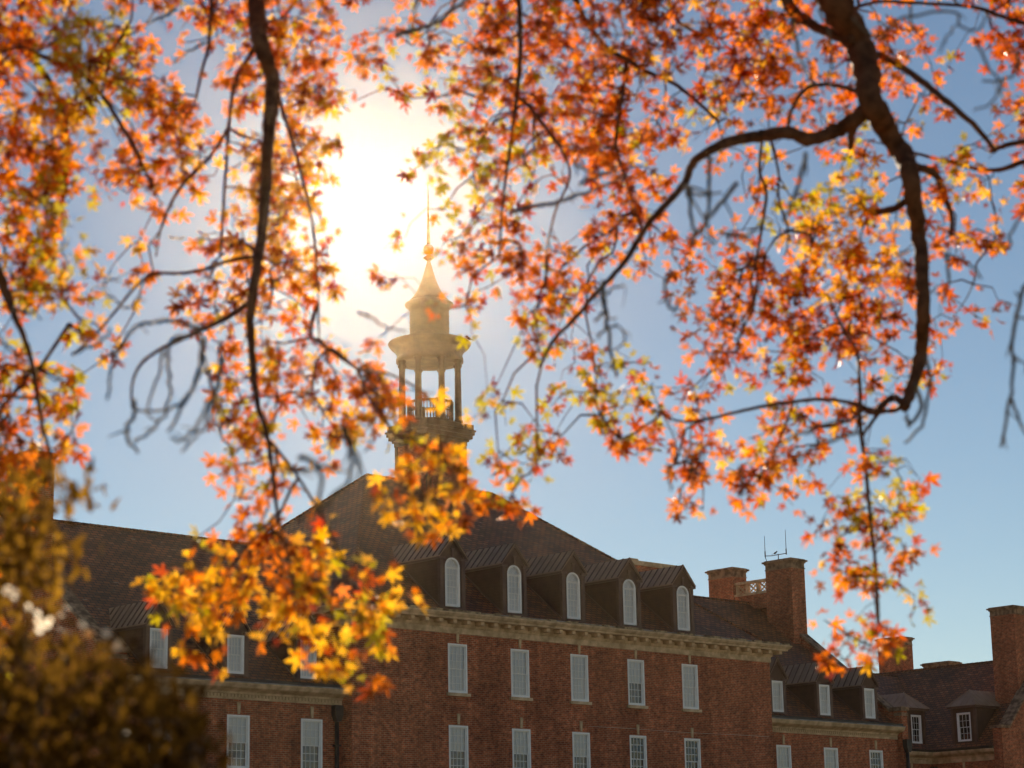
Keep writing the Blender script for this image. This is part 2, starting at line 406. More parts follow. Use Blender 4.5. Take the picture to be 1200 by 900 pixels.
for a0, a1 in ((WL+.02, XL), (XR, WR-.02)):
    r2 = MB(); ya, yb = YW-.25, YV+.25
    m0, m1 = (a0, 64.0) if a0 < 60 else (72.0, a1)
    r2.add([(m0, ya, zw(ya)), (m1, ya, zw(ya)), (m1, 78, 17.35), (m0, 78, 17.35), (m0, yb, zw(yb)), (m1, yb, zw(yb))], [(0, 1, 2, 3), (3, 2, 5, 4), (4, 5, 1, 0)])
    o = hb(r2, 'wing_roof', M['tile'])
    c2 = MB(); capline(c2, (a0, 78, 17.36), (a1+(4 if a0 < 60 else 0), 78, 17.36), .085); hb(c2, 'ridge_tiles', M['tile'], o)
# cornices: profile (distance out from the wall, z)
def cornice(mb, prof, path):
    """path: list of (x, y, outward dx, outward dy) mitred corners"""
    n = len(prof); vs = []; fs = []
    for (x, y, dx, dy) in path:
        for (o_, z) in prof: vs.append((x+dx*o_, y+dy*o_, z))
    for i in range(len(path)-1):
        for k in range(n):
            fs.append((i*n+k, i*n+(k+1) % n, (i+1)*n+(k+1) % n, (i+1)*n+k))
    fs.append(tuple(range(n-1, -1, -1))); fs.append(tuple(range((len(path)-1)*n, len(path)*n)))
    mb.add(vs, fs)
MC = [(-.05, 12.74), (.05, 12.74), (.05, 12.98), (.09, 13.0), (.12, 13.07), (.14, 13.25), (.62, 13.25), (.64, 13.33), (.69, 13.35), (.78, 13.45), (.78, 13.50), (-.05, 13.50)]
MC = [(a, z) for a, z in MC]
cm = MB(); cornice(cm, MC, [(XL, Y1, -1, 1), (XL, Y0, -1, -1), (XR, Y0, 1, -1), (XR, Y1, 1, 1)])
hc = hb(cm, 'cornice', M['stone'])
k = int((XR-XL+.6)/.74)
mo = MB(); mo.box(-.10, .10, -.50, -.135, 13.10, 13.247); m0 = mo.build('modillion', M['stone'], hc, (XL-.25-B[0], Y0-B[1], 0))
for i in range(1, k+1):
    c = m0.copy(); COL.objects.link(c); c.location = (XL-.25+i*(XR-XL+.5)/k-B[0], Y0-B[1], 0)
for j in range(24):
    c = m0.copy(); COL.objects.link(c); c.rotation_euler = (0, 0, -math.pi/2); c.location = (XL-B[0], Y0+.4+j*.78-B[1], 0)
# weathered blocks and lead gutter on top of the cornice
wb = MB()
x = XL-.72
while x < XR+.6:
    w_ = random.uniform(.25, .8); h_ = random.choice([.03, .05, .09, .1]); wb.box(x, min(x+w_-.03, XR+.72), Y0-.76, Y0-.60, 13.503, 13.505+h_); x += w_
hb(wb, 'weathered_edge', M['stone_dark'], hc)
gu = MB(); gu.box(XL-.74, XR+.74, Y0-.58, Y0-.42, 13.503, 13.60); hb(gu, 'gutter', M['gutter'], hc)
WC = [(-.05, 9.60), (.05, 9.60), (.05, 9.78), (.10, 9.80), (.12, 9.86), (.16, 9.88), (.42, 9.97), (.48, 10.0), (.56, 10.12), (.56, 10.17), (-.05, 10.17)]
for a0, a1 in ((WL+.03, XL-.003), (XR+.003, WR-.03)):
    c = MB(); cornice(c, WC, [(a0, YW, 0, -1), (a1, YW, 0, -1)]); oc = hb(c, 'wing_cornice', M['stone'])
    k = int((a1-a0)/.16)
    d = MB(); d.box(-.045, .045, -.098, -.052, 9.68, 9.78); d0_ = d.build('dentil', M['stone'], oc, (a0+.08-B[0], YW-B[1], 0))
    for i in range(1, k): c = d0_.copy(); COL.objects.link(c); c.location = (a0+.08+i*.16-B[0], YW-B[1], 0)
    gg = MB(); gg.box(a0, a1, YW-.60, YW-.46, 10.173, 10.21); hb(gg, 'gutter_edge', M['gutter'], oc)
    gd = MB(); gd.box(a0, a1, YW-.455, YW-.20, 10.173, 10.33); hb(gd, 'gutter_back', M['pipe'], oc)
# downpipes
def pipe(x, y, ztop, parent=None, f=None):
    m = MB(); m.tube([(x, y, 0.1), (x, y, ztop-.5)], [.09, .09], 8); m.box(x-.2, x+.2, y-.17, y+.1, ztop-.5, ztop-.12)
    m.prism([(x-.2, ztop-.5), (x+.2, ztop-.5), (x+.1, ztop-.75), (x-.1, ztop-.75)], 1, y-.16, y+.09)
    for z in (2, 4, 6, 8): m.box(x-.12, x+.12, y-.11, y+.12, z, z+.06)
    return m
hb(pipe(XL-.32, YW-.12, 9.7), 'downpipe', M['pipe']); hb(pipe(WR+.1, YW-.50, 9.7), 'downpipe', M['pipe'])

# windows of the hall
cov1 = ['full', 'full', 'full', 'half', 'full']; cov2 = ['half', 'half', 'half', 'bare', 'bare']
proto = {}
def put_window(key, x, y, z, parent, **kw):
    if key in proto:
        c = copy_tree(proto[key], parent); c.location = (x-B[0], y-B[1], z-B[2]); return c
    proto[key] = window('window', parent=parent, loc=(x-B[0], y-B[1], z-B[2]), **kw); return proto[key]
for i, x in enumerate(W1):
    put_window('m'+cov1[i], x, Y0, ZR1, hall, w=WW, h=WH, cover=cov1[i])
    put_window('m'+cov2[i], x, Y0, ZR2, hall, w=WW, h=WH, cover=cov2[i])
for i, x in enumerate(LWX): put_window('mhalf', x, YW, ZR2, hall, w=WW, h=WH, cover='half')
for i, x in enumerate(RWX): put_window(['mfull', 'mfull', 'mbare'][i], x, YW, ZR2, hall, w=WW, h=WH, cover='full')

# dormers
def seam_roof(mb, c, half, ze_, zp, yf, slope_z, over=.12, th=.05):
    """gabled metal roof over a dormer, ridge running back until it meets the main slope"""
    def yb(z): return 78-( (slope_z[0]-z)/slope_z[1])
    for s in (-1, 1):
        e = (c+s*(half+over*.6)); 
        zl = ze_-.02
        P = [(e, yf-over, zl), (c, yf-over, zp), (c, yb(zp)+.05, zp), (e, yb(zl)+.05, zl)]
        Q = [(x, y, z+th) for x, y, z in P]
        mb.add(P+Q, [(0, 1, 2, 3), (7, 6, 5, 4), (0, 4, 5, 1), (1, 5, 6, 2), (2, 6, 7, 3), (3, 7, 4, 0)])
        L = yb(zp)-yf+over; k = max(3, int(round(L/.40)))
        for i in range(k+1):
            y = yf-over+.03+i*(L-.05)/k
            a = np.array([e, y, zl+th]); b = np.array([c, y, zp+th])
            if y > yb(zl): 
                t = (yb(zp)-y)/(yb(zp)-yb(zl)+1e-6); t = min(max(t, 0), 1); a = b+(a-b)*t
            if np.linalg.norm(a-b) > .1: mb.cur = 1; mb.tube([a, b], [.042, .042], 4); mb.cur = 0  # seams get a darker material that stands in for their shadow lines
def make_dormer(c, yf, z0, half, ze_, zp, slope, win, arch):
    def rz(y): return slope[0]-slope[1]*(78-y)
    d = MB(); yb_ = 78-(slope[0]-ze_)/slope[1]
    hw, wz, wt = win[0]/2, win[1], win[2]
    # cladding face with an opening
    hz = [(c-hw, c+hw, wz, wt-(hw if arch else 0))]
    zb = rz(yf)-.35
    wall(d, 1, yf, c-half, c+half, zb, wt-(hw if arch else 0), hz, .12)
    if arch:
        K = 12; sp = wt-hw
        for i in range(K):
            a, b = math.pi*i/K, math.pi*(i+1)/K
            pa, pb = (c+hw*math.cos(a), sp+hw*math.sin(a)), (c+hw*math.cos(b), sp+hw*math.sin(b))
            d.add([(pa[0], yf, pa[1]), (pa[0], yf, wt), (pb[0], yf, wt), (pb[0], yf, pb[1])], [(0, 1, 2, 3)])
        d.add([(c-half, yf, sp), (c-hw, yf, sp), (c-hw, yf, wt), (c-half, yf, wt)], [(0, 1, 2, 3)])
        d.add([(c+hw, yf, sp), (c+half, yf, sp), (c+half, yf, wt), (c+hw, yf, wt)], [(0, 1, 2, 3)])
    d.add([(c-half, yf, wt), (c+half, yf, wt), (c+half, yf, ze_), (c, yf, zp), (c-half, yf, ze_)], [(0, 1, 2, 3, 4)])
    for s in (-1, 1):
        d.add([(c+s*half, yf, zb), (c+s*half, yf, ze_), (c+s*half, yb_+.1, ze_), (c+s*half, yb_+.1, ze_-.3)], [(0, 1, 2, 3) if s > 0 else (3, 2, 1, 0)])
        # clapboards on the sides
        z = rz(yf)+.12
        while z < ze_-.1:
            ye = 78-(slope[0]-z)/slope[1]
            d.box(*sorted((c+s*half, c+s*(half+.018))), yf+.14, ye+.05, z, z+.022); z += .13
    o = d.build('dormer', M['clad'], hall, None, B)
    t = MB()
    # corner boards, cornice returns, flashing along the roof
    for s in (-1, 1):
        t.box(*sorted((c+s*(half-.15), c+s*(half+.035))), yf-.035, yf+.13, zb, ze_-.09)
        t.box(*sorted((c+s*(half-.22), c+s*(half+.13))), yf-.10, yf+.14, ze_-.09, ze_-.003)
        t.box(*sorted((c+s*(half+.001), c+s*(half+.10))), yf+.141, yb_, ze_-.10, ze_-.02)
        # raking boards of the little pediment
        t.prism([(c+s*(half+.10), ze_-.03), (c+s*(half+.10), ze_+.07), (c, zp-.0), (c, zp-.13)], 1, yf-.09, yf+.02)
        # flashing
        ya, yc = yf-.02, yb_-.1
        xx = c+s*(half+.05)
        t.add([(xx-.05, ya, rz(ya)+.02), (xx+.05, ya, rz(ya)+.02), (xx+.05, yc, rz(yc)+.02), (xx-.05, yc, rz(yc)+.02),
               (xx-.05, ya, rz(ya)+.11), (xx+.05, ya, rz(ya)+.07), (xx+.05, yc, rz(yc)+.07), (xx-.05, yc, rz(yc)+.11)],
              [(0, 1, 5, 4), (1, 2, 6, 5), (2, 3, 7, 6), (3, 0, 4, 7), (4, 5, 6, 7)])
    if arch: t.box(c-.055, c+.055, yf-.07, yf, wt+.04, wt+.33); t.box(c-.09, c+.09, yf-.08, yf, wt+.33, wt+.39)
    t.box(c-half+.15, c+half-.15, yf-.06, yf+.05, wz-.07, wz-.003)
    t.build('dormer_trim', M['clad_trim'], o, None, B)
    r = MB(); seam_roof(r, c, half+.06, ze_, zp+.02, yf, slope); r.build('dormer_roof', [M['metal_roof'], M['clad']], o, None, B)
    return o
ms = (21.2, .796); ws = (17.35, .787)
D0 = make_dormer(W1[0], 68.70, 13.9, .66, 15.92, 16.80, ms, (.80, 13.86, 15.93), True)
def dorm_window(parent, x, y, z, key, **kw):
    """the window parts of a dormer hang under the dormer directly (part > sub-part)"""
    o = window('window', parent=parent, loc=(x-B[0], y-B[1], z-B[2]), sill=False, key=False, **kw)
    for ch in list(o.children):
        ch.parent = parent; ch.location = o.location
    o.name = 'window_frame'; return o
dorm_window(D0, W1[0], 68.70, 13.89, 'a', w=.80, h=2.03, cover='full', arch=True, cols=3, rows=6)
for i in range(1, 5):
    c = copy_tree(D0, hall); c.location = (3.5*i, 0, 0)
D1 = make_dormer(LWX[0], 69.30, 10.6, .56, 12.17, 13.10, ws, (.80, 10.58, 12.05), False)
dorm_window(D1, LWX[0], 69.30, 10.58, 'b', w=.79, h=1.47, cover='full', cols=4, rows=4)
for x in LWX[1:]+RWX:
    c = copy_tree(D1, hall); c.location = (x-LWX[0], 0, 0)

# chimneys
def chimney(x0, x1, y0, y1, z0, z1, parent, org, name='chimney'):
    c = MB(); c.box(x0, x1, y0, y1, z0, z1-.52)
    o = c.build(name, M['brick'], parent, None, org)
    k = MB()
    k.box(x0-.03, x1+.03, y0-.03, y1+.03, z1-.52, z1-.47); k.box(x0+.001, x1-.001, y0+.001, y1-.001, z1-.47, z1-.22)
    k.box(x0-.05, x1+.05, y0-.05, y1+.05, z1-.22, z1-.14); k.box(x0-.13, x1+.13, y0-.13, y1+.13, z1-.14, z1-.05); k.box(x0-.04, x1+.04, y0-.04, y1+.04, z1-.05, z1)
    k.build('chimney_cap', M['stone_cap'], o, None, org)
    p = MB()
    for i in range(2):
        yy = y0+(y1-y0)*(i+1)/3; p.box((x0+x1)/2-.2, (x0+x1)/2+.2, yy-.16, yy+.16, z1+.002, z1+.05)
    p.build('flue', M['pipe'], o, None, org)
    return o
for x0, x1 in ((90.25, 91.35), (44.72, 45.82)):
    chimney(x0, x1, 74.9, 76.65, 11, 19.42, hall, B); chimney(x0, x1, 78.95, 80.7, 11, 19.42, hall, B)
    b = MB(); xx = (x0+x1)/2 - .25
    ya, yb_ = 76.66, 78.94
    b.box(xx-.2, xx+.2, ya, yb_, 17.0, 17.78); 
    st = MB(); st.box(xx-.24, xx+.24, ya, yb_, 17.783, 17.90); st.box(xx-.18, xx+.18, ya, yb_, 18.42, 18.55)
    for i in range(3):
        y0_, y1_ = ya+(yb_-ya)*i/3, ya+(yb_-ya)*(i+1)/3
        st.box(xx-.1, xx+.1, y0_, y0_+.07, 17.9, 18.42); st.box(xx-.1, xx+.1, y1_-.07, y1_, 17.9, 18.42)
        st.tube([(xx, y0_+.04, 17.88), (xx, y1_-.04, 18.44)], [.05, .05], 4); st.tube([(xx+.01, y0_+.04, 18.44), (xx+.01, y1_-.04, 17.88)], [.05, .05], 4)
        st.tube([(xx+.02, (y0_+y1_)/2-.27, 18.16), (xx+.02, (y0_+y1_)/2, 18.38), (xx+.02, (y0_+y1_)/2+.27, 18.16), (xx+.02, (y0_+y1_)/2, 17.94), (xx+.02, (y0_+y1_)/2-.27, 18.16)], [.035]*5, 4)
    q = hb(b, 'balustrade_base', M['brick']); hb(st, 'balustrade', M['stone'], q)
# stone capped penthouse wall behind the right end of the hip
pw = MB(); pw.box(81.9, 85.6, 78.4, 80.6, 15, 18.72); q = hb(pw, 'roof_parapet', M['brick'])
pc = MB(); pc.box(81.8, 85.7, 78.3, 80.7, 18.723, 18.95); pc.box(82.0, 82.6, 78.6, 79.8, 18.953, 19.1); hb(pc, 'parapet_cap', M['stone'], q)

# cupola
CY = 78.0
def zc(v): return 23.76+(505-v)/23.8
cb = MB(); s = 1.17; cb.box(XC-s, XC+s, CY-s, CY+s, 18.5, 23.0)
cup = hb(cb, 'cupola', M['brick'])
ct = MB()
for sx in (-1, 1):
    for sy in (-1, 1):
        ct.box(*sorted((XC+sx*(s-.16), XC+sx*(s+.03))), *sorted((CY+sy*(s-.16), CY+sy*(s+.03))), 18.5, 22.99)
for (e, z0, z1) in ((.05, 23.003, 23.2), (.12, 23.2, 23.32), (.24, 23.32, 23.5), (.31, 23.5, 23.66), (.36, 23.66, 23.74)):
    ct.box(XC-s-e, XC+s+e, CY-s-e, CY+s+e, z0, z1)
for sx in (-1, 1):
    for sy in (-1, 1):
        x, y = XC+sx*(s+.02), CY+sy*(s+.02); ct.box(x-.26, x+.26, y-.26, y+.26, 23.74, 24.0)
hb(ct, 'cupola_cornice', M['cupola'], cup)
fl = MB(); fl.lathe([(1.62, 23.745), (1.62, 23.95), (1.55, 24.0), (.3, 24.02)], XC, CY, 40, False); hb(fl, 'lantern_floor', M['cupola'], cup)
RC = 1.43
for kk in range(8):
    a = R_(22.5+45*kk+3.8); x, y = XC+RC*math.cos(a), CY+RC*math.sin(a)
    c = MB(); c.lathe([(.22, 24.0), (.22, 24.12), (.19, 24.16), (.165, 24.25), (.16, 25.0), (.135, 26.78), (.15, 26.82), (.14, 26.9), (.21, 27.0), (.21, 27.08)], x, y, 14)
    hb(c, 'column', M['cupola'], cup)
rl = MB(); RB = 1.06
def ring(mb, r0, r1, z0, z1, n=40):
    mb.lathe([(r1, z0), (r1, z1), (r0, z1), (r0, z0), (r1, z0)], XC, CY, n, False); mb.f.pop(); mb.f.pop(); mb.sm.pop(); mb.sm.pop(); mb.mi.pop(); mb.mi.pop()
ring(rl, RB-.06, RB+.06, 25.02, 25.12); ring(rl, RB-.045, RB+.045, 24.62, 24.67); ring(rl, RB-.05, RB+.05, 24.12, 24.2)
for i in range(44):
    a = 2*math.pi*i/44; x, y = XC+RB*math.cos(a), CY+RB*math.sin(a)
    rl.lathe([(.022, 24.2), (.04, 24.35), (.022, 24.6), (.022, 25.02)], x, y, 6)
for i in range(8):
    a = R_(22.5+45*i); x, y = XC+RB*math.cos(a), CY+RB*math.sin(a); rl.box(x-.07, x+.07, y-.07, y+.07, 24.02, 25.16)
hb(rl, 'railing', M['cupola'], cup)
en = MB(); en.lathe([(1.2, 27.083), (1.60, 27.083), (1.60, 27.25), (1.56, 27.28), (1.56, 27.50), (1.62, 27.55), (1.62, 27.66), (1.72, 27.72), (1.80, 27.74), (1.90, 27.84), (1.97, 27.95), (1.98, 28.0), (1.93, 28.06), (1.5, 28.17), (1.10, 28.27), (1.02, 28.30), (1.02, 28.40), (.97, 28.42), (.97, 28.46)], XC, CY, 56)
hb(en, 'entablature', M['cupola'], cup)
dr = MB(); dr.lathe([(.94, 28.463), (.94, 29.68), (.98, 29.70), (.98, 29.78), (1.06, 29.80), (1.14, 29.86), (1.17, 29.93), (1.15, 29.98), (1.05, 30.04), (.92, 30.12)], XC, CY, 48)
for z in (28.75, 29.05, 29.35): ring(dr, .93, .955, z, z+.03, 48)
hb(dr, 'drum', M['cupola'], cup)
sp = MB(); sp.lathe([(1.0, 30.08), (.80, 30.28), (.60, 30.58), (.44, 30.92), (.32, 31.25), (.22, 31.6), (.14, 31.9), (.085, 32.08), (.08, 32.12)], XC, CY, 40)
hb(sp, 'spire_roof', M['cupola'], cup)
fi = MB(); fi.lathe([(.08, 32.10), (.11, 32.14), (.28, 32.27), (.11, 32.42), (.07, 32.46)]+[(max(.07, .27*math.sin(math.pi*t/12)), 32.70-.27*math.cos(math.pi*t/12)) for t in range(1, 12)]+[(.09, 32.97), (.075, 33.4), (.03, 35.3), (.012, 36.3)], XC, CY, 24)
hb(fi, 'finial', M['gilt'], cup)

# ------------------------------------------------------------------ antenna, birds, cable
an = empty('roof_antenna', (90.35, 75.7, 19.45), 'black two-pronged antenna standing on the near chimney of the right gable', 'antenna')
a_ = MB(); a_.tube([(0, .1, 0), (0, .1, .28)], [.025, .025], 6); a_.build('mast', M['wire'], an)
a_ = MB(); a_.tube([(0, 1.0, .28), (0, .6, .24), (0, -.45, .24)], [.022]*3, 6)
a_.tube([(0, .9, -.03), (0, 1.02, .28)], [.018, .018], 5); a_.build('crossbar', M['wire'], an)
for y, h0, h1 in ((1.0, .28, 1.35), (-.45, .24, 1.5)):
    a_ = MB(); a_.tube([(0, y, h0-.06), (0, y, h0+.25), (0, y, h0+.26), (0, y, h1)], [.035, .035, .018, .012], 6); a_.build('rod', M['wire'], an)
def bird(loc, rz, label, sc=1.0):
    b = MB()
    def ell(cx, cz, rx, rz_, ry, tilt=0):
        vs = []; n1, n2 = 7, 10
        for i in range(n1+1):
            th = math.pi*i/n1
            for j in range(n2):
                ph = 2*math.pi*j/n2; x = rx*math.cos(th); y = ry*math.sin(th)*math.cos(ph); z = rz_*math.sin(th)*math.sin(ph)
                vs.append(((cx+x*math.cos(tilt)-z*math.sin(tilt))*sc, y*sc, (cz+x*math.sin(tilt)+z*math.cos(tilt))*sc))
        b.add(vs, [(i*n2+j, i*n2+(j+1) % n2, (i+1)*n2+(j+1) % n2, (i+1)*n2+j) for i in range(n1) for j in range(n2)], True)
    ell(0, .12, .12, .062, .06, .5); ell(.10, .215, .045, .04, .04)
    b.prism([(x*sc, z*sc) for x, z in [(.135, .225), (.185, .205), (.135, .20)]], 1, -.008, .008)
    b.add([(x*sc, y*sc, z*sc) for x, y, z in [(-.08, -.03, .09), (-.08, .03, .09), (-.24, .035, .02), (-.24, -.035, .02), (-.08, -.03, .075), (-.08, .03, .075), (-.24, .035, .01), (-.24, -.035, .01)]],
          [(0, 1, 2, 3), (7, 6, 5, 4), (0, 4, 5, 1), (2, 6, 7, 3), (1, 5, 6, 2), (3, 7, 4, 0)])
    for s_ in (-1, 1): b.tube([(0, s_*.02*sc, .07*sc), (.01*sc, s_*.02*sc, 0)], [.006*sc]*2, 4)
    o = b.build('bird', M['bird'], None, loc); o.rotation_euler = (0, 0, rz)
    tag(o, label, 'bird', 'small birds perched on the roofs'); return o
ph = at(702, 641, 1, 74.9)
t_ = .66
hp = np.array([rx1, 78, 21.2])+(np.array([ex1, ey0, ze])-np.array([rx1, 78, 21.2]))*.5
bird((XC+1.88*math.cos(R_(-45)), CY+1.88*math.sin(R_(-45)), 28.12), 2.5, 'small dark bird on the round rim of the cupola')
bird((hp[0], hp[1], hp[2]+.09), 1.0, 'small dark bird on the hip of the main roof')
bird((90.35, 76.0, 19.71), -.9, 'small dark bird on the crossbar of the antenna', .8)
cbl = MB()
pp = [(68.5+t*(80.3-68.5), Y0-.03, 9.28-.0*t+.06*math.sin(t*9)*.3) for t in np.linspace(0, 1, 14)]
cbl.tube(pp, [.008]*14, 4); tag(cbl.build('cable', M['pale'], None), 'thin pale cable fixed across the brick wall between the two rows of windows', 'cable')

# ------------------------------------------------------------------ far wing
FB = (107, 79, 0)
far = empty('brick_wing', FB, 'lower brick building at the right edge with tiled roof and hipped dormers', 'building')
def fb(mb, name, m, parent=None): return mb.build(name, m, parent or far, None, FB)
FY, FX = 78.9, 106.9
fx0, fx1 = 91.3, FX
w = MB(); wall(w, 1, FY, fx0, FX, 0, 9.9, [(x-.52, x+.52, 7.0, 9.0) for x in (94.2, 97.7, 101.2, 104.9)])
wall(w, 0, FX, 74.4, FY, 0, 9.9, [(76.2, 77.2, 7.0, 9.0)])
w.add([(119, 74.4, 0), (119, 98, 0), (119, 98, 9.9), (119, 74.4, 9.9)], [(0, 1, 2, 3)])
w.add([(119, 98, 0), (fx0, 98, 0), (fx0, 98, 9.9), (119, 98, 9.9)], [(0, 1, 2, 3)])
fb(w, 'wall', M['brick'])
RX, RZ, RS = 112.3, 15.6, .95
def zf(x): return RZ-RS*abs(RX-x)
r = MB(); ea = FX-.5
r.add([(ea, 74.3, zf(ea)), (ea, 98.3, zf(ea)), (RX, 98.3, RZ), (RX, 74.3, RZ), (119.5, 98.3, zf(119.5)), (119.5, 74.3, zf(119.5))], [(3, 2, 1, 0), (2, 3, 5, 4)])
LY, LZ, LS = 84.9, 15.3, .80
ya = FY-.5
def zl_(y): return LZ-LS*abs(LY-y)
r.add([(fx0, ya, zl_(ya)), (RX, ya, zl_(ya)), (RX, LY, LZ), (fx0, LY, LZ), (fx0, 91, zl_(91)), (RX, 91, zl_(91))], [(0, 1, 2, 3), (3, 2, 5, 4)])
fr_ = fb(r, 'roof', M['tile'])
c = MB(); capline(c, (RX, 74.3, RZ), (RX, 98.3, RZ), .085); fb(c, 'ridge_tiles', M['tile'], fr_); c = MB(); capline(c, (fx0, LY, LZ), (RX-.3, LY, LZ), .085); fb(c, 'ridge_tiles', M['tile'], fr_)
# gable wall facing front
gm = MB(); gx0, gx1 = FX-.45, 119.6
gm.prism([(gx0, 0), (gx1, 0), (gx1, 10.9), (gx1-.7, 10.9), (RX, RZ+.75), (gx0+.7, 11.15), (gx0, 11.15)], 1, 73.7, 74.3)
fb(gm, 'gable_wall', M['brick'])
cm = MB()
cm.prism([(gx0+.72, 11.17), (RX, RZ+.753), (RX, RZ+.90), (gx0+.72, 11.32)], 1, 73.62, 74.42); cm.prism([(RX, RZ+.753), (gx1-.7, 10.91), (gx1-.7, 11.07), (RX, RZ+.90)], 1, 73.62, 74.42)
cm.box(gx0-.1, gx0+.71, 73.62, 74.42, 11.153, 11.32); fb(cm, 'coping', M['stone_cap'])
FC = [(-.05, 9.45), (.05, 9.45), (.05, 9.66), (.10, 9.68), (.12, 9.76), (.16, 9.78), (.42, 9.87), (.48, 9.9), (.56, 10.02), (.56, 10.07), (-.05, 10.07)]
cm = MB(); cornice(cm, FC, [(fx0+.02, FY, 0, -1), (FX, FY, -1, -1), (FX, 74.32, -1, 0)]); fc = fb(cm, 'cornice', M['stone'])
gg = MB(); cornice(gg, [(.33, 10.073), (.57, 10.073), (.6, 10.2), (.3, 10.2)], [(fx0+.02, FY, 0, -1), (FX, FY, -1, -1), (FX, 74.32, -1, 0)]); fb(gg, 'gutter', M['pipe'], fc)
fb(pipe(FX-.15, FY-.2, 9.4), 'downpipe', M['pipe'])
def hip_dormer(cx, cy, facing, label_z=(10.6, 12.6), half=.82):
    """hipped dormer: facing 'y' looks to -Y, 'x' looks to -X; built in a local frame looking to -y"""
    z0, ze_ = label_z; zp = ze_+.95
    d = MB(); hw = .47
    wall(d, 1, 0, -half, half, z0-.6, ze_, [(-hw, hw, z0, z0+1.62)], .12)
    for s_ in (-1, 1): d.add([(s_*half, 0, z0-.6), (s_*half, 0, ze_), (s_*half, 3.2, ze_), (s_*half, 3.2, z0+1)], [(0, 1, 2, 3) if s_ > 0 else (3, 2, 1, 0)])
    ma = Matrix.Translation((cx-FB[0], cy-FB[1], 0)) @ (Matrix.Rotation(0, 4, 'Z') if facing == 'y' else Matrix.Rotation(-math.pi/2, 4, 'Z'))
    o = d.build('dormer', M['clad'], far); o.matrix_local = ma
    t = MB(); h2 = half+.22
    P = [(-h2, -.25, ze_), (h2, -.25, ze_), (h2, 3.4, ze_), (-h2, 3.4, ze_), (0, h2*.75, zp), (0, 3.6, zp)]
    t.add(P, [(0, 1, 4), (1, 2, 5, 4), (3, 0, 4, 5), (3, 2, 1, 0)])
    for i in range(1, 6):
        x_ = -h2+2*h2*i/6; f_ = 1-abs(x_)/h2; t.tube([(x_, -.25, ze_+.01), (x_, -.25+(h2*.75+.25)*f_, ze_+.01+(zp-ze_)*f_)], [.022]*2, 4)
    for s_ in (-1, 1):
        for i in range(9):
            y_ = -.25+i*.4; f_ = min(1, (y_+.25)/(h2*.75+.25)) if y_ < h2*.75 else 1
            t.tube([(s_*h2, y_, ze_+.01), (s_*h2*(1-f_), y_, ze_+.01+(zp-ze_)*f_)], [.022]*2, 4) if f_ > .05 else None
        t.tube([(s_*h2, -.25, ze_+.01), (0, h2*.75, zp+.01)], [.035]*2, 5)
    t.build('dormer_roof', M['metal_roof'], o)
    e = MB(); e.box(-h2+.05, h2-.05, -.2, 3.2, ze_-.12, ze_-.003)
    for s_ in (-1, 1): e.box(*sorted((s_*(half-.13), s_*(half+.03))), -.03, .12, z0-.6, ze_-.122)
    e.build('dormer_trim', M['clad_trim'], o)
    wn = window('window', w=.93, h=1.62, cover='bare', cols=3, rows=4, sill=False, key=False, parent=o, loc=(0, 0, z0))
    for ch in list(wn.children): ch.parent = o; ch.location = wn.location
    wn.name = 'window_frame'; return o
hip_dormer(105.75, 79.02, 'y'); hip_dormer(FX+.03, 76.55, 'x')
for x in (94.2, 97.7, 101.2, 104.9):
    c = copy_tree(proto['mhalf'], far); c.location = (x-FB[0], FY-FB[1], 7.0)
c = copy_tree(proto['mhalf'], far); c.location = (FX-FB[0], 76.7-FB[1], 7.0); c.rotation_euler = (0, 0, -math.pi/2)
chimney(109.3, 111.0, 74.31, 75.95, 11, 18.35, far, FB)
q = at(1056, 750, 1, 88.0); chimney(q[0], q[0]+1.15, 88.0, 89.9, 12, q[2]+.25, far, FB)
q = at(1112, 777, 0, 116.5); chimney(116.5, 117.6, q[1], q[1]+2.0, 11, q[2]+.15, far, FB)

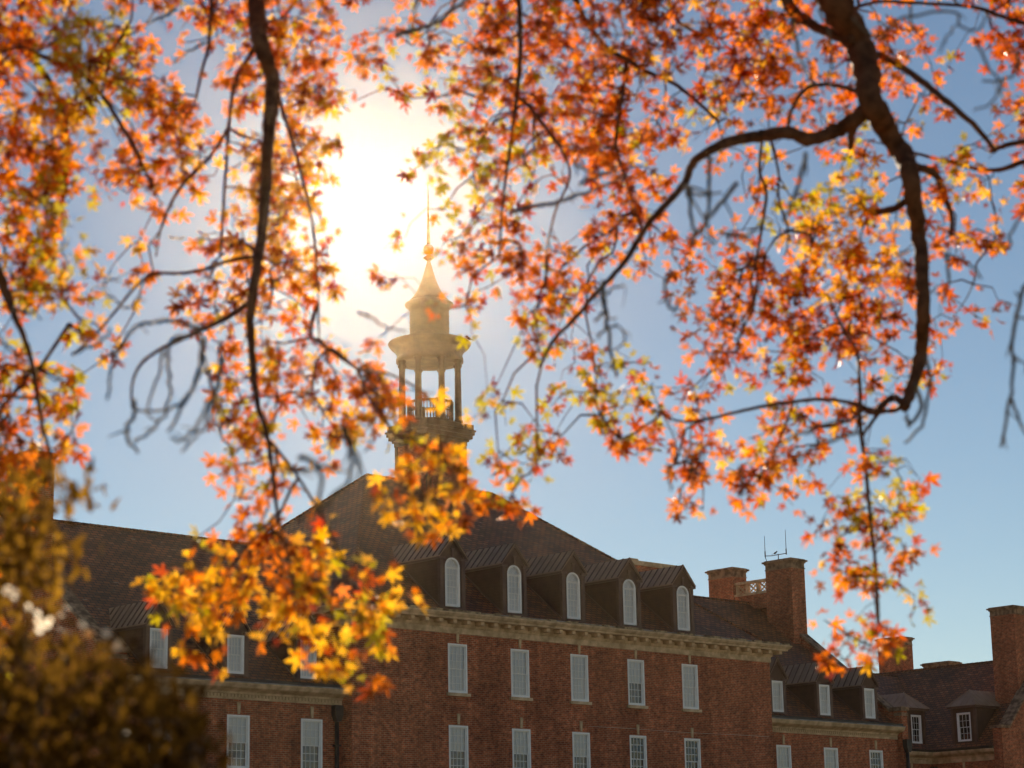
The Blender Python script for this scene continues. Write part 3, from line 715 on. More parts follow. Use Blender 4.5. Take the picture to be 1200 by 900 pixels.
# ------------------------------------------------------------------ trees
LOBES = [(90, 1.0), (38, .92), (142, .92), (-18, .66), (198, .66)]
def leaf_outline():
    pts = [(0, -.10)]
    seq = sorted(LOBES, key=lambda q: (q[0]+90) % 360)
    prev = None
    out = []
    for k, (a, r) in enumerate(seq):
        for (da, f) in ((-20, .40), (-13, .70), (0, 1.08), (13, .70), (20, .40)):
            t = R_(a+da); out.append((r*f*math.cos(t), r*f*math.sin(t)))
        if k < len(seq)-1:
            t = R_((a+seq[k+1][0])/2 if seq[k+1][0] > a else (a+seq[k+1][0]+360)/2); out.append((.22*math.cos(t), .22*math.sin(t)))
    out = out + [(-.03, -.22), (-.012, -.62), (.012, -.62), (.03, -.22)]
    return np.array(out)
LO = leaf_outline(); LN = len(LO)
def leaves_mesh(name, P, size, T, Nn, colr, material, parent, origin):
    """P centres, T tip directions, Nn normals, colr pigment; every leaf a folded five-lobed blade with a stalk"""
    n = len(P)
    T = T/np.linalg.norm(T, axis=1, keepdims=True)
    Sx = np.cross(T, Nn); Sx /= np.linalg.norm(Sx, axis=1, keepdims=True)+1e-9; Z = np.cross(Sx, T)
    curl = rng.uniform(-.1, .45, n); fold = rng.uniform(0, .45, n); wid = rng.uniform(.7, 1.08, n)
    L2 = np.vstack([[0, 0], LO]); m = len(L2)
    x = L2[None, :, 0]*wid[:, None]; y = L2[None, :, 1]; jit = 1+rng.uniform(-.16, .16, (n, m)); jit[:, 0] = 1
    x = x*jit; y = y*jit
    z = -curl[:, None]*(x*x+y*y) + fold[:, None]*np.abs(x)
    V = P[:, None, :] + size[:, None, None]*(Sx[:, None, :]*x[..., None]+T[:, None, :]*y[..., None]+Z[:, None, :]*z[..., None]) - np.array(origin)
    V = V.reshape(-1, 3)
    tri = np.array([[0, 1+i, 1+(i+1) % LN] for i in range(LN)])
    Fc = (tri[None]+(np.arange(n)*m)[:, None, None]).reshape(-1, 3)
    me = bpy.data.meshes.new(name); me.vertices.add(len(V)); me.vertices.foreach_set('co', V.ravel())
    me.loops.add(Fc.size); me.loops.foreach_set('vertex_index', Fc.ravel().astype(np.int32))
    me.polygons.add(len(Fc)); me.polygons.foreach_set('loop_start', np.arange(0, Fc.size, 3, dtype=np.int32))
    me.update(calc_edges=True); me.validate()
    ca = me.color_attributes.new('pigment', 'FLOAT_COLOR', 'POINT')
    cc = np.repeat(np.hstack([colr, np.ones((n, 1))]), m, axis=0); ca.data.foreach_set('color', cc.ravel())
    me.materials.append(material); o = bpy.data.objects.new(name, me); COL.objects.link(o); o.parent = parent
    return o

# coverage of the crowns seen from the lawn, in 30-pixel cells of the photograph (0 sky .. 9 dense)
G = """
5777511467 7881131368 7766894646 5200000026
7777751367 7775433477 8876876767 6342530057
7647863146 6774413467 7768775888 6555662025
7688866135 6783041677 7658753776 5215662003
8876567625 5761021456 7788764383 3541241003
8871547755 6760014646 7788872451 3345103641
8871477624 7750005577 6525853124 4466215663
8860256105 7730002046 4214871004 3576535763
8861000016 8720023355 5204782000 3777543530
9870021257 8730340556 6526565251 2788633450
7871361235 8760230463 7642532556 7887761031
4654111435 6640000165 6740006365 7888875032
4014001546 6641000153 3540001676 5877733410
0011500157 7664300000 1414201575 5757732000
6770000066 7766523002 4326535463 4435522000
7871000056 7767752004 5427667642 5424300000
7870000044 7756752235 5416675652 6532000000
7860000157 6651368714 5602577766 5435400000
6720000046 5310068814 3300136657 4216330000
3400000016 6530047745 4200005245 2046450000
0000000004 7651002300 0000000000 0056630000
0000005667 8862000000 0000000000 0065530000
0000006888 8885300000 0000000000 0044400000
0000005888 8888850000 0000000000 0036540000
0000001774 2357720000 0000000000 0036630000
0000000352 0026400000 0000000000 0054410000
0000000010 0002200000 0000000000 0000000000
"""
G = np.array([[int(ch) for ch in ln.replace(' ', '')] for ln in G.split('\n') if ln.strip()], float)

def smooth_noise(u, v, seed):
    s_ = 0
    r = np.random.default_rng(seed)
    for k in range(6):
        fx, fy, ph_, am = r.uniform(.004, .022), r.uniform(.004, .022), r.uniform(0, 6.28), r.uniform(.5, 1)
        s_ = s_+am*np.sin(u*fx+v*fy*r.choice([-1, 1])+ph_)
    return s_/3

# limbs: (points u, v), radii in photo pixels, depth at start and end
A_L = dict(
 main=([(286, -160), (296, -80), (301, -20), (302, 30), (308, 60), (319, 90), (317, 130), (314, 170), (311, 220), (307, 270), (300, 320), (294, 370), (296, 420), (301, 470), (313, 510), (320, 560), (325, 600), (334, 640), (345, 690)],
       [14, 13, 12, 11.5, 11, 10, 9.5, 8, 7.5, 7.2, 6.5, 6, 5, 4, 3.2, 2.8, 2.4, 2, 1.5], 11.7, 8.8),
 a=([(304, 45), (290, 70), (275, 98), (269, 140), (266, 180), (262, 240), (258, 300)], [4, 3.2, 3, 2.6, 2.3, 2, 1.6], 11.2, 10.8),
 b=([(268, 150), (245, 185), (215, 215), (200, 240), (188, 270), (183, 300)], [2.6, 2.4, 2.4, 2.2, 1.8, 1.2], 11, 10.4),
 c=([(250, -40), (245, 50), (237, 80), (228, 125)], [2.6, 2.3, 2, 1.5], 11.4, 11),
 d=([(298, 350), (265, 373), (235, 387), (205, 401), (185, 411), (165, 427), (155, 450), (155, 478)], [4, 3.6, 3.2, 2.8, 2.5, 2.3, 2, 1.6], 10.3, 9),
 e=([(304, 300), (270, 305), (245, 314), (215, 320), (180, 321), (160, 335), (135, 365), (110, 395), (84, 415)], [3, 2.8, 2.6, 2.4, 2.2, 2, 1.8, 1.5, 1], 10.8, 9.6),
 f=([(320, 95), (338, 150), (352, 200), (366, 260), (372, 330), (374, 400)], [3, 2.6, 2.3, 2, 1.6, 1.2], 11, 10.5),
 g=([(313, 512), (350, 560), (385, 620), (410, 680), (425, 740)], [2.2, 2, 1.8, 1.5, 1.2], 9.8, 8.6),
 h=([(326, 600), (290, 640), (262, 680), (258, 730)], [2, 1.8, 1.4, 1.1], 9.2, 8.6),
 i=([(372, 400), (420, 432), (460, 440), (505, 470), (515, 530), (512, 575)], [2, 1.8, 1.6, 1.5, 1.3, 1.0], 10.4, 8.8),
 l=([(-170, 120), (-90, 200), (-30, 270), (0, 325), (10, 352), (20, 377), (34, 412), (42, 452), (50, 500), (58, 530), (60, 560)], [13, 12, 10, 8, 6, 4, 3.4, 3, 2.7, 2.3, 2], 9.6, 9.2),
 m=([(-120, -60), (-40, 0), (30, 60), (70, 120), (80, 190), (70, 260)], [9, 7, 5, 4, 3, 2], 11.5, 10.5),
 n=([(30, 60), (100, 90), (150, 160), (175, 210)], [4, 3, 2.3, 1.5], 11.4, 10.8),
)
B_L = dict(
 main=([(900, -260), (925, -180), (948, -100), (962, -40), (976, 2), (1003, 45), (1014, 78), (1021, 118), (1036, 148), (1057, 180), (1067, 205), (1072, 240), (1077, 280), (1081, 320), (1082, 367), (1080, 410), (1071, 447), (1060, 478)],
       [28, 27, 25, 22.5, 21, 19, 17.5, 17, 15, 13.5, 12, 11.4, 10.2, 9.6, 9, 8.6, 7.8, 6.5], 11.9, 11.0),
 up=([(890, -60), (915, -15), (930, 15), (950, 28), (975, 40), (1000, 48)], [8, 8, 8, 7, 6.5, 7], 11.9, 11.75),
 left=([(1022, 122), (1002, 140), (980, 153), (950, 163), (920, 155), (893, 160), (860, 164), (832, 177), (813, 190), (802, 215), (780, 240), (760, 262), (745, 286), (730, 310), (700, 342), (672, 375), (650, 397), (632, 430)],
       [11, 10.5, 10, 9, 8.5, 8, 7.3, 6.2, 5.6, 5, 4.5, 4.2, 3.9, 3.5, 3.1, 2.8, 2.5, 2], 11.6, 10.4),
 stub=([(1003, 142), (998, 158), (996, 173)], [7, 5, 3.5], 11.6, 11.6),
 arch=([(1012, 112), (995, 104), (968, 99), (945, 104), (928, 128), (922, 155)], [3.4, 3, 2.8, 2.6, 2.6, 2.4], 11.6, 11.4),
 right=([(1018, 62), (1045, 72), (1080, 95), (1110, 120), (1145, 150), (1167, 178)], [5.4, 4.8, 4.4, 4, 3.6, 3], 11.75, 11.4),
 r2=([(1260, 155), (1200, 165), (1175, 172), (1160, 178)], [4.5, 4, 3.5, 2.6], 11.8, 11.8),
 r3=([(1260, 180), (1200, 190), (1165, 200), (1120, 192), (1075, 180), (1050, 172)], [4.5, 4, 3, 2.4, 2, 1.6], 11.9, 12.1),
 hook=([(1072, 195), (1096, 204), (1106, 228), (1115, 255), (1114, 276)], [5.5, 5, 4, 3.4, 2.6], 11.5, 11.4),
 curl=([(1070, 228), (1050, 243), (1022, 248), (1005, 240)], [5.5, 4.8, 4.6, 2.5], 11.45, 11.5),
 loop=([(1061, 477), (1053, 468), (1045, 466), (1035, 474), (1027, 483), (1015, 480), (1006, 475), (985, 470), (960, 468), (930, 471), (900, 475), (867, 482), (833, 490), (798, 494), (765, 480)], [5, 4.8, 4.6, 5, 5, 4.5, 3.2, 2.6, 2.5, 2.4, 2.3, 2.2, 2, 1.7, 1.3], 11.05, 10.9),
 loop2=([(1062, 470), (1050, 480), (1035, 482), (1025, 484)], [3.5, 3.2, 3, 3], 11.05, 11.1),
 hang=([(1007, 476), (1008, 500), (1012, 530), (1016, 565), (1020, 610), (1025, 650), (1028, 690), (1030, 725)], [3, 2.8, 2.6, 2.5, 2.4, 2.2, 1.9, 1.4], 11.05, 10.6),
 h2=([(1030, 484), (1020, 497), (1011, 510)], [2.6, 2.4, 2], 11.1, 11.0),
 up2=([(1008, 474), (1007, 440), (1003, 410), (985, 380), (970, 345)], [2.6, 2.4, 2.2, 1.9, 1.4], 11.1, 11.6),
 top=([(1260, 40), (1210, 30), (1170, 18), (1140, 8), (1080, 4), (1030, 2), (1000, 10)], [3.5, 3.2, 3, 2.6, 2.3, 2.1, 2.4], 11.6, 12.2),
 t1=([(640, -120), (662, -50), (675, 0), (690, 30), (710, 55), (735, 70), (760, 85), (790, 98), (820, 122), (842, 142)], [6, 5, 4, 3.6, 3.2, 3, 2.6, 2.6, 2.4, 2], 12.2, 12.3),
 t2=([(780, -40), (784, 0), (792, 22), (815, 37), (845, 45)], [3.5, 3, 2.6, 2.3, 1.5], 12.4, 12.0),
 t3=([(600, -80), (608, 0), (610, 60), (606, 110), (598, 170), (590, 230), (585, 300)], [4.5, 3.6, 3.2, 2.6, 2.2, 1.8, 1.3], 12.0, 11),
 t4=([(735, 70), (728, 120), (722, 170), (735, 215), (752, 268)], [2.8, 2.4, 2.2, 2, 1.8], 12.2, 11.8),
 t5=([(606, 110), (640, 150), (668, 200), (650, 250), (640, 300), (642, 345)], [2.4, 2.2, 1.9, 1.6, 1.4, 1.1], 11.8, 10.8),
 w1=([(893, 162), (890, 200), (898, 225), (894, 260), (888, 295), (880, 330)], [2.4, 2, 2.2, 2.0, 1.7, 1.3], 11.9, 11.5),
 w2=([(902, 160), (912, 200), (913, 235), (924, 270), (920, 300)], [1.8, 1.6, 1.5, 1.4, 1.0], 11.9, 11.6),
)
BARE_A = [
 ([(155, 470), (158, 482), (150, 500), (149, 512), (154, 522), (162, 529)], 2.2, 8.6),
 ([(233, 388), (222, 392), (200, 402), (197, 430), (200, 462), (190, 490), (170, 510), (158, 516)], 2.0, 8.4),
 ([(240, 400), (232, 438), (215, 470), (190, 482), (158, 480)], 2.0, 8.5),
 ([(240, 395), (232, 440), (212, 480), (197, 508)], 2.2, 8.2),
 ([(258, 400), (255, 450), (240, 480), (228, 505), (212, 516), (200, 512)], 2.0, 8.0),
 ([(262, 420), (245, 490), (228, 512), (212, 531)], 1.8, 7.8),
 ([(235, 383), (200, 376), (176, 378), (155, 387), (138, 412), (130, 440), (127, 465)], 2.0, 8.4),
 ([(190, 410), (185, 440), (172, 478), (185, 497)], 1.5, 8.6),
 ([(165, 345), (150, 362), (135, 350), (123, 345), (122, 332), (140, 328)], 1.2, 9.2),
 ([(84, 415), (100, 408), (118, 402), (128, 385)], 1.6, 9.2),
 ([(205, 10), (190, 20), (170, 28)], 1.6, 11), ([(240, 50), (220, 62), (205, 74)], 1.2, 11), ([(-10, 385), (10, 405), (18, 420)], 1.5, 8.5),
 ([(15, 363), (30, 366), (44, 364)], 2.2, 9.2),
 ([(400, 500), (412, 525), (408, 560), (380, 590), (352, 608)], 2.6, 7.2), ([(405, 505), (418, 535), (420, 562)], 2.2, 7.4),
 ([(352, 535), (372, 545), (377, 580), (374, 600)], 2.6, 7.2), ([(335, 552), (375, 548), (402, 550)], 2.0, 7.2),
 ([(420, 366), (435, 372), (448, 382), (462, 386), (478, 390)], 1.3, 9.4), ([(425, 440), (440, 460), (437, 500), (428, 530)], 1.3, 9.4),
 ([(232, 385), (250, 470), (252, 500)], 1.6, 8.2),
]
BARE_B = [
 ([(600, 248), (640, 240), (662, 234), (685, 227), (712, 216), (735, 205)], 2.2, 9.6), ([(672, 190), (690, 200), (712, 204)], 1.6, 9.4), ([(680, 215), (700, 208), (725, 196)], 1.8, 9.4),
 ([(465, 40), (490, 35), (515, 25), (535, 10), (552, -5)], 2.4, 11), ([(490, -5), (485, 25), (480, 45)], 1.4, 9.5),
 ([(705, 330), (708, 352), (707, 366), (697, 378)], 2.0, 9.4), ([(712, 345), (722, 336), (732, 334)], 1.4, 9.2), ([(706, 366), (714, 376), (722, 372)], 1.2, 9.2),
 ([(706, 342), (712, 380), (718, 420), (722, 440)], 2.2, 9.6), ([(700, 395), (712, 383), (724, 382), (732, 396), (722, 410)], 1.4, 9.2),
 ([(788, 318), (780, 335), (782, 355), (790, 365), (797, 350), (812, 342)], 1.8, 9.2),
 ([(805, 215), (808, 235), (812, 265), (815, 275)], 2.2, 9.4), ([(865, 215), (848, 235), (828, 258), (815, 275), (810, 290)], 2.4, 9), ([(830, 185), (832, 215), (830, 240), (826, 258)], 2.2, 9.6),
 ([(850, 275), (870, 277), (888, 268), (898, 255)], 2.0, 8.6), ([(808, 222), (825, 228), (848, 226)], 1.6, 9), ([(945, 180), (938, 210), (928, 235), (920, 262)], 2.2, 8.8),
 ([(1085, 420), (1090, 440), (1088, 470), (1078, 500), (1060, 518)], 2.0, 9.6), ([(1073, 450), (1080, 480), (1064, 500), (1063, 485)], 2.2, 10),
 ([(1110, 300), (1112, 330), (1104, 352)], 1.8, 9.6), ([(1105, 298), (1130, 305), (1150, 325)], 1.6, 9.8),
 ([(1230, 290), (1205, 330), (1196, 355), (1188, 385), (1187, 420), (1184, 460), (1178, 500), (1174, 521)], 2.3, 9.4), ([(1185, 462), (1192, 485), (1202, 508)], 1.8, 9.4), ([(1190, 418), (1198, 425), (1205, 440)], 1.4, 9),
 ([(1000, 20), (1030, 45), (1060, 20), (1120, 15), (1122, 30), (1145, 35), (1155, 20)], 1.6, 9.2), ([(1145, 50), (1155, 75), (1170, 95), (1165, 120), (1140, 130)], 1.4, 9),
 ([(1118, 30), (1112, 40), (1100, 60)], 1.2, 9), ([(1190, 60), (1192, 80), (1180, 92), (1150, 95)], 1.6, 9.6),
 ([(1176, 92), (1172, 110), (1185, 130)], 1.2, 9), ([(1180, 290), (1190, 262), (1205, 240)], 1.6, 9),
 ([(1000, 490), (960, 500), (930, 512), (905, 528)], 2.0, 8.8), ([(1010, 505), (975, 515), (945, 530), (925, 545)], 2.0, 8.8), ([(810, 540), (812, 560), (812, 572)], 1.8, 9.4), ([(868, 545), (870, 565), (868, 580)], 1.6, 9.4),
 ([(783, 545), (784, 560), (785, 573)], 1.6, 9.4),
 ([(930, 20), (935, 60), (945, 85), (955, 100)], 1.6, 10.5), ([(960, 10), (975, 60), (968, 100)], 1.4, 10), ([(1065, 5), (1070, 30), (1080, 48)], 1.4, 9.4),
 ([(600, 190), (640, 170), (680, 168)], 1.2, 9.6), ([(840, 285), (815, 240), (808, 215)], 1.2, 9.2),
]
# the two trunks, on the ground outside the picture
def px_at(uv, d): return px(uv[0], uv[1], d)
def build_tree(name, label, base, limbs, bare, sel, trunk_path, groups, colour, depthf, seed):
    org = tuple(base)
    t = empty(name, base, label, 'tree')
    rr = np.random.default_rng(seed)
    tk = MB(); P, Rd = catmull([p_ for p_, _ in trunk_path], [r_ for _, r_ in trunk_path], 6)
    P = P+rr.normal(0, .012, P.shape)*np.clip(Rd, 0, .2)[:, None]*3
    tk.tube(P, Rd, 14, .07); tko = tk.build('trunk', M['bark'], t, None, org)
    nodes = []; 
    for nm, (uv, rad, d0, d1) in limbs.items():
        K = len(uv); D = [d0+(d1-d0)*i/(K-1)+.12*math.sin(i*1.9+len(nm)) for i in range(K)]
        pts = [px_at(uv[i], D[i]) for i in range(K)]; r_ = [rad[i]*D[i]/F*.9 for i in range(K)]
        if nm in groups:      # carry the limb on to the trunk
            ext = groups[nm]; pts = [np.array(e[0]) for e in ext]+pts; r_ = [e[1] for e in ext]+r_
        P, Rd = catmull(pts, r_, 6)
        P = P+rr.normal(0, 1, P.shape)*Rd[:, None]*.09
        m = MB(); m.tube(P, Rd*(1+.05*rr.standard_normal(len(Rd))), 10 if max(r_) > .02 else 6, .05)
        # knots and bumps
        m.build('limb', M['bark'], t, None, org)
        nodes += [P[i] for i in range(0, len(P), 2)]
    for uv, rad, d in bare:
        tb = MB()
        K = len(uv); pts = [px_at(uv[i], d*.86+.1*math.sin(i*2.1)) for i in range(K)]
        P, Rd = catmull(pts, [rad*1.35*(1-.4*i/(K-1))*d*.86/F for i in range(K)], 4); P = P+rr.normal(0, .0035, P.shape)
        tb.tube(P, Rd, 5)
        for j in range(1, len(P)-1, 3):
            if rr.random() < .4:
                e = P[j]+rr.normal(0, .03, 3)+np.array([0, 0, -.02]); tb.tube([P[j], (P[j]+e)/2+rr.normal(0, .006, 3), e], [Rd[j]*.6, Rd[j]*.5, Rd[j]*.3], 4)
        tb.build('bare_twig', M['twig'], t, None, org)
    # leaf positions from the coverage grid
    C = []; 
    H, Wd = G.shape
    for j in range(-5, H):
        for i in range(-6, 46):
            u0, v0 = i*30, j*30
            if not sel(u0+15, v0+15): continue
            if 0 <= i < Wd and j >= 0: g_ = G[j, i]
            elif j < 0: g_ = 6.5 if -4 <= i < 44 else 4
            elif j < 10: g_ = 6
            else: g_ = 5 if i < 0 and j < 20 else (0 if i >= 0 else 3)
            if g_ <= 0: continue
            cov = min(g_/10.2, .9); dd = depthf(u0+15, v0+15)
            lam = -math.log(1-cov)*19.5*(dd/11.6)**2
            C += [(u0+rr.random()*30, v0+rr.random()*30) for _ in range(rr.poisson(lam/4.6))]
    C = np.array(C); n = len(C)
    D = np.array([depthf(u, v) for u, v in C])+smooth_noise(C[:, 0], C[:, 1], seed)*.5+rr.normal(0, .2, n)
    tips = np.array([px_at(C[i], D[i]) for i in range(n)])
    # every twig tip carries a spray of two to six leaves spreading outwards and down
    k = np.clip(rr.poisson(4.6, n), 2, 9); src = np.repeat(np.arange(n), k); n = len(src)
    off = rr.normal(0, 1, (n, 3))+np.array([0, 0, -.5]); off /= np.linalg.norm(off, axis=1, keepdims=True)
    size = rr.uniform(.024, .064, n)*rr.uniform(.85, 1.1, n)
    P = tips[src]+off*(size*.75+rr.uniform(0, .045, n))[:, None]
    T = off*1.0+rr.normal(0, .35, (n, 3))+np.array([0, 0, -.25])
    Nn = rr.normal(0, .45, (n, 3))+fw*.8*np.where(rr.random(n) < .5, -1, 1)[:, None]
    colr = colour(C[src, 0], C[src, 1], rr)
    leaves_mesh('crown', P, size, T, Nn, colr, M['leaf'], t, org)
    # twigs: grow a tree from the limb nodes to the leaf sprays
    nodes = np.array(nodes); allp = np.vstack([nodes, tips]); k0 = len(nodes); nt_ = len(tips)
    w_ = np.array([1, 1, 1.0])
    best = np.full(nt_, 1e9); par = np.zeros(nt_, int)
    for b0 in range(0, k0, 200):
        dd = np.linalg.norm(tips[:, None]-nodes[None, b0:b0+200], axis=2); a_ = dd.argmin(1); v_ = dd[np.arange(nt_), a_]
        q_ = v_ < best; best[q_] = v_[q_]; par[q_] = a_[q_]+b0
    done = np.zeros(nt_, bool); order = []; cost = best.copy(); plen = np.zeros(len(allp))
    for _ in range(nt_):
        c_ = np.where(done, 1e9, cost); i = int(c_.argmin()); done[i] = True; order.append(i)
        plen[k0+i] = plen[par[i]]+np.linalg.norm(tips[i]-allp[par[i]])
        d_ = np.linalg.norm(tips-tips[i], axis=1); cc = d_+.35*plen[k0+i]
        q_ = (~done) & (cc < cost); cost[q_] = cc[q_]; par[q_] = k0+i
    cnt = np.ones(len(allp))
    for i in reversed(order):
        if par[i] >= k0: cnt[par[i]] += cnt[k0+i]
    tw = MB()
    for i in order:
        a_, b_ = allp[par[i]], tips[i]; L = np.linalg.norm(b_-a_)
        if L > 1.1: continue
        r1 = .0021*cnt[k0+i]**.36; r0 = .0021*(cnt[par[i]] if par[i] >= k0 else cnt[k0+i]*1.3)**.36; r0 = min(r0, r1*1.5)
        mid = (a_+b_)/2+rr.normal(0, .09, 3)*L+np.array([0, 0, .08*L])
        tw.tube([a_, mid, b_], [r0, (r0+r1)/2, r1*.8], 4)
    tw.build('twigs', M['bark'], t, None, org)
    return t

PAL = dict(orange=(.82, .225, .006), deep=(.52, .092, .004), gold=(.90, .46, .02), lime=(.50, .41, .02), rust=(.20, .048, .008))
PAL = {k: np.array(v) for k, v in PAL.items()}
def colmix(u, v, rr, spots, wts):
    n = len(u); names = list(wts); w = np.tile(np.array([wts[k] for k in names], float), (n, 1))
    for (x, y, r_, nm, a) in spots:
        g_ = np.exp(-((u-x)**2+(v-y)**2)/(2*r_*r_)); w[:, names.index(nm)] += a*g_
    w /= w.sum(1, keepdims=True); cs = w.cumsum(1); q = rr.random(n); idx = (q[:, None] > cs).sum(1)
    c = np.array([PAL[k] for k in names])[np.clip(idx, 0, len(names)-1)]
    return np.clip(c*rr.uniform(.78, 1.15, (n, 1))+rr.normal(0, .012, (n, 3)), .005, .95)
def colA(u, v, rr):
    sp = [(110, 30, 25, 'lime', 2.5), (105, 80, 25, 'lime', 2), (75, 150, 30, 'gold', 1.5), (80, 255, 30, 'lime', 1.5), (60, 350, 30, 'lime', 1.5), (70, 430, 25, 'lime', 1.2),
          (515, 560, 60, 'gold', 2), (515, 500, 30, 'lime', 1), (250, 700, 70, 'gold', 1.6), (390, 640, 60, 'gold', .8), (300, 640, 40, 'orange', 1.5), (420, 730, 50, 'gold', 1.8), (430, 700, 50, 'lime', .7), (220, 640, 30, 'lime', 1),
          (245, 520, 30, 'lime', 1.2), (350, 230, 60, 'gold', 1.5), (285, 560, 40, 'orange', 1)]
    return colmix(u, v, rr, sp, dict(orange=.55, deep=.22, gold=.17, lime=.05, rust=.20))
def colB(u, v, rr):
    sp = [(510, 190, 45, 'lime', 2), (590, 440, 35, 'lime', 2.0), (570, 490, 40, 'lime', 2.5), (620, 180, 15, 'lime', 1.5), (820, 115, 20, 'lime', 1), (740, 445, 22, 'lime', 2), (705, 465, 18, 'lime', 2),
          (985, 215, 22, 'lime', 3), (1000, 262, 40, 'gold', 2), (920, 250, 14, 'lime', 6), (1130, 165, 18, 'lime', 3), (1155, 225, 22, 'gold', 2), (1045, 580, 25, 'lime', 1.5), (1045, 700, 20, 'lime', 1.5),
          (760, 20, 40, 'rust', 1.5), (1180, 30, 40, 'deep', 3), (960, 360, 60, 'deep', .6), (990, 305, 30, 'gold', 1.5)]
    return colmix(u, v, rr, sp, dict(orange=.50, deep=.30, gold=.08, lime=.045, rust=.24))
def selA(u, v):
    if v < 120: return u < 405
    if v < 420: return u < 430
    return u < 560 if v < 500 else u < 548
def depA(u, v):
    d = 11.2
    if u < 110 and v < 560: d = 10.2
    d -= max(0, (v-380))/300*1.6*(1 if u > 110 else .4)
    return max(d, 8.7)
def depB(u, v):
    d = 12.0
    if u < 640: d -= min(1.2, max(0, (v-150))/350*1.3)
    else: d -= min(.9, max(0, v-350)/350*.9)
    return d
# trunk positions: left tree stands left of the frame, right tree right of it, both about 12 m from the viewpoint
def ground(az_off, dist):
    a = YAW-R_(az_off); return np.array([math.cos(a)*dist, math.sin(a)*dist, 0.0])
ba, bb = ground(-20.5, 11.6), ground(21.0, 13.2)
def tz(b, z, dx=0, dy=0): return np.array([b[0]+dx, b[1]+dy, z])
trA = [(tz(ba, -.2), .42), (tz(ba, .4), .30), (tz(ba, 2, .03), .26), (tz(ba, 4, .1, .05), .24), (tz(ba, 6, .08), .215), (tz(ba, 8, .12, -.05), .18), (tz(ba, 10.5, .2), .12), (tz(ba, 13, .15), .05)]
trB = [(tz(bb, -.2), .48), (tz(bb, .4), .34), (tz(bb, 2, -.03), .30), (tz(bb, 4, -.1, .05), .28), (tz(bb, 6, -.08), .25), (tz(bb, 8, -.12, -.05), .21), (tz(bb, 10.5, -.2), .14), (tz(bb, 13, -.15), .06)]
def ext(a, b, r0, r1, sag=.5, n=4):
    a, b = np.array(a, float), np.array(b, float)
    return [((a+(b-a)*i/n+np.array([0, 0, sag*math.sin(math.pi*i/n)])), r0+(r1-r0)*i/n) for i in range(n)]
pA = px(286, -160, 11.7); pL = px(-170, 120, 9.6); pM = px(-120, -60, 11.5)
gA = dict(main=ext(tz(ba, 7.2, .1), pA, .12, .062, .9), l=ext(tz(ba, 5.2, .1), pL, .085, .05, .3), m=ext(tz(ba, 7.8, .1), pM, .08, .045, .4))
pB = px(900, -260, 11.9); 
gB = dict(main=ext(tz(bb, 7.9, -.1), pB, .17, .118, .7), r2=ext(tz(bb, 5.0, -.1), px(1260, 155, 11.8), .06, .024, .3), r3=ext(tz(bb, 4.9, -.1), px(1260, 180, 11.9), .05, .024, .2),
          top=ext(tz(bb, 6.0, -.1), px(1260, 40, 11.6), .06, .02, .3), up=ext(px(905, -200, 12.7), px(890, -60, 12.6), .06, .042, .1, 2),
          t1=ext(px(915, -240, 12.6), px(640, -120, 12.2), .06, .028, .3), t2=ext(px(840, -190, 12.5), px(780, -40, 12.4), .03, .017, .1, 3), t3=ext(px(700, -160, 12.3), px(600, -80, 12), .035, .02, .1, 3))
build_tree('oak_tree', 'golden orange oak whose drooping limb hangs left of the cupola', ba, A_L, BARE_A, selA, trA, gA, colA, depA, 5)
build_tree('oak_tree', 'red orange oak with a thick dark limb curving down at upper right', bb, B_L, BARE_B, lambda u, v: not selA(u, v), trB, gB, colB, depB, 7)

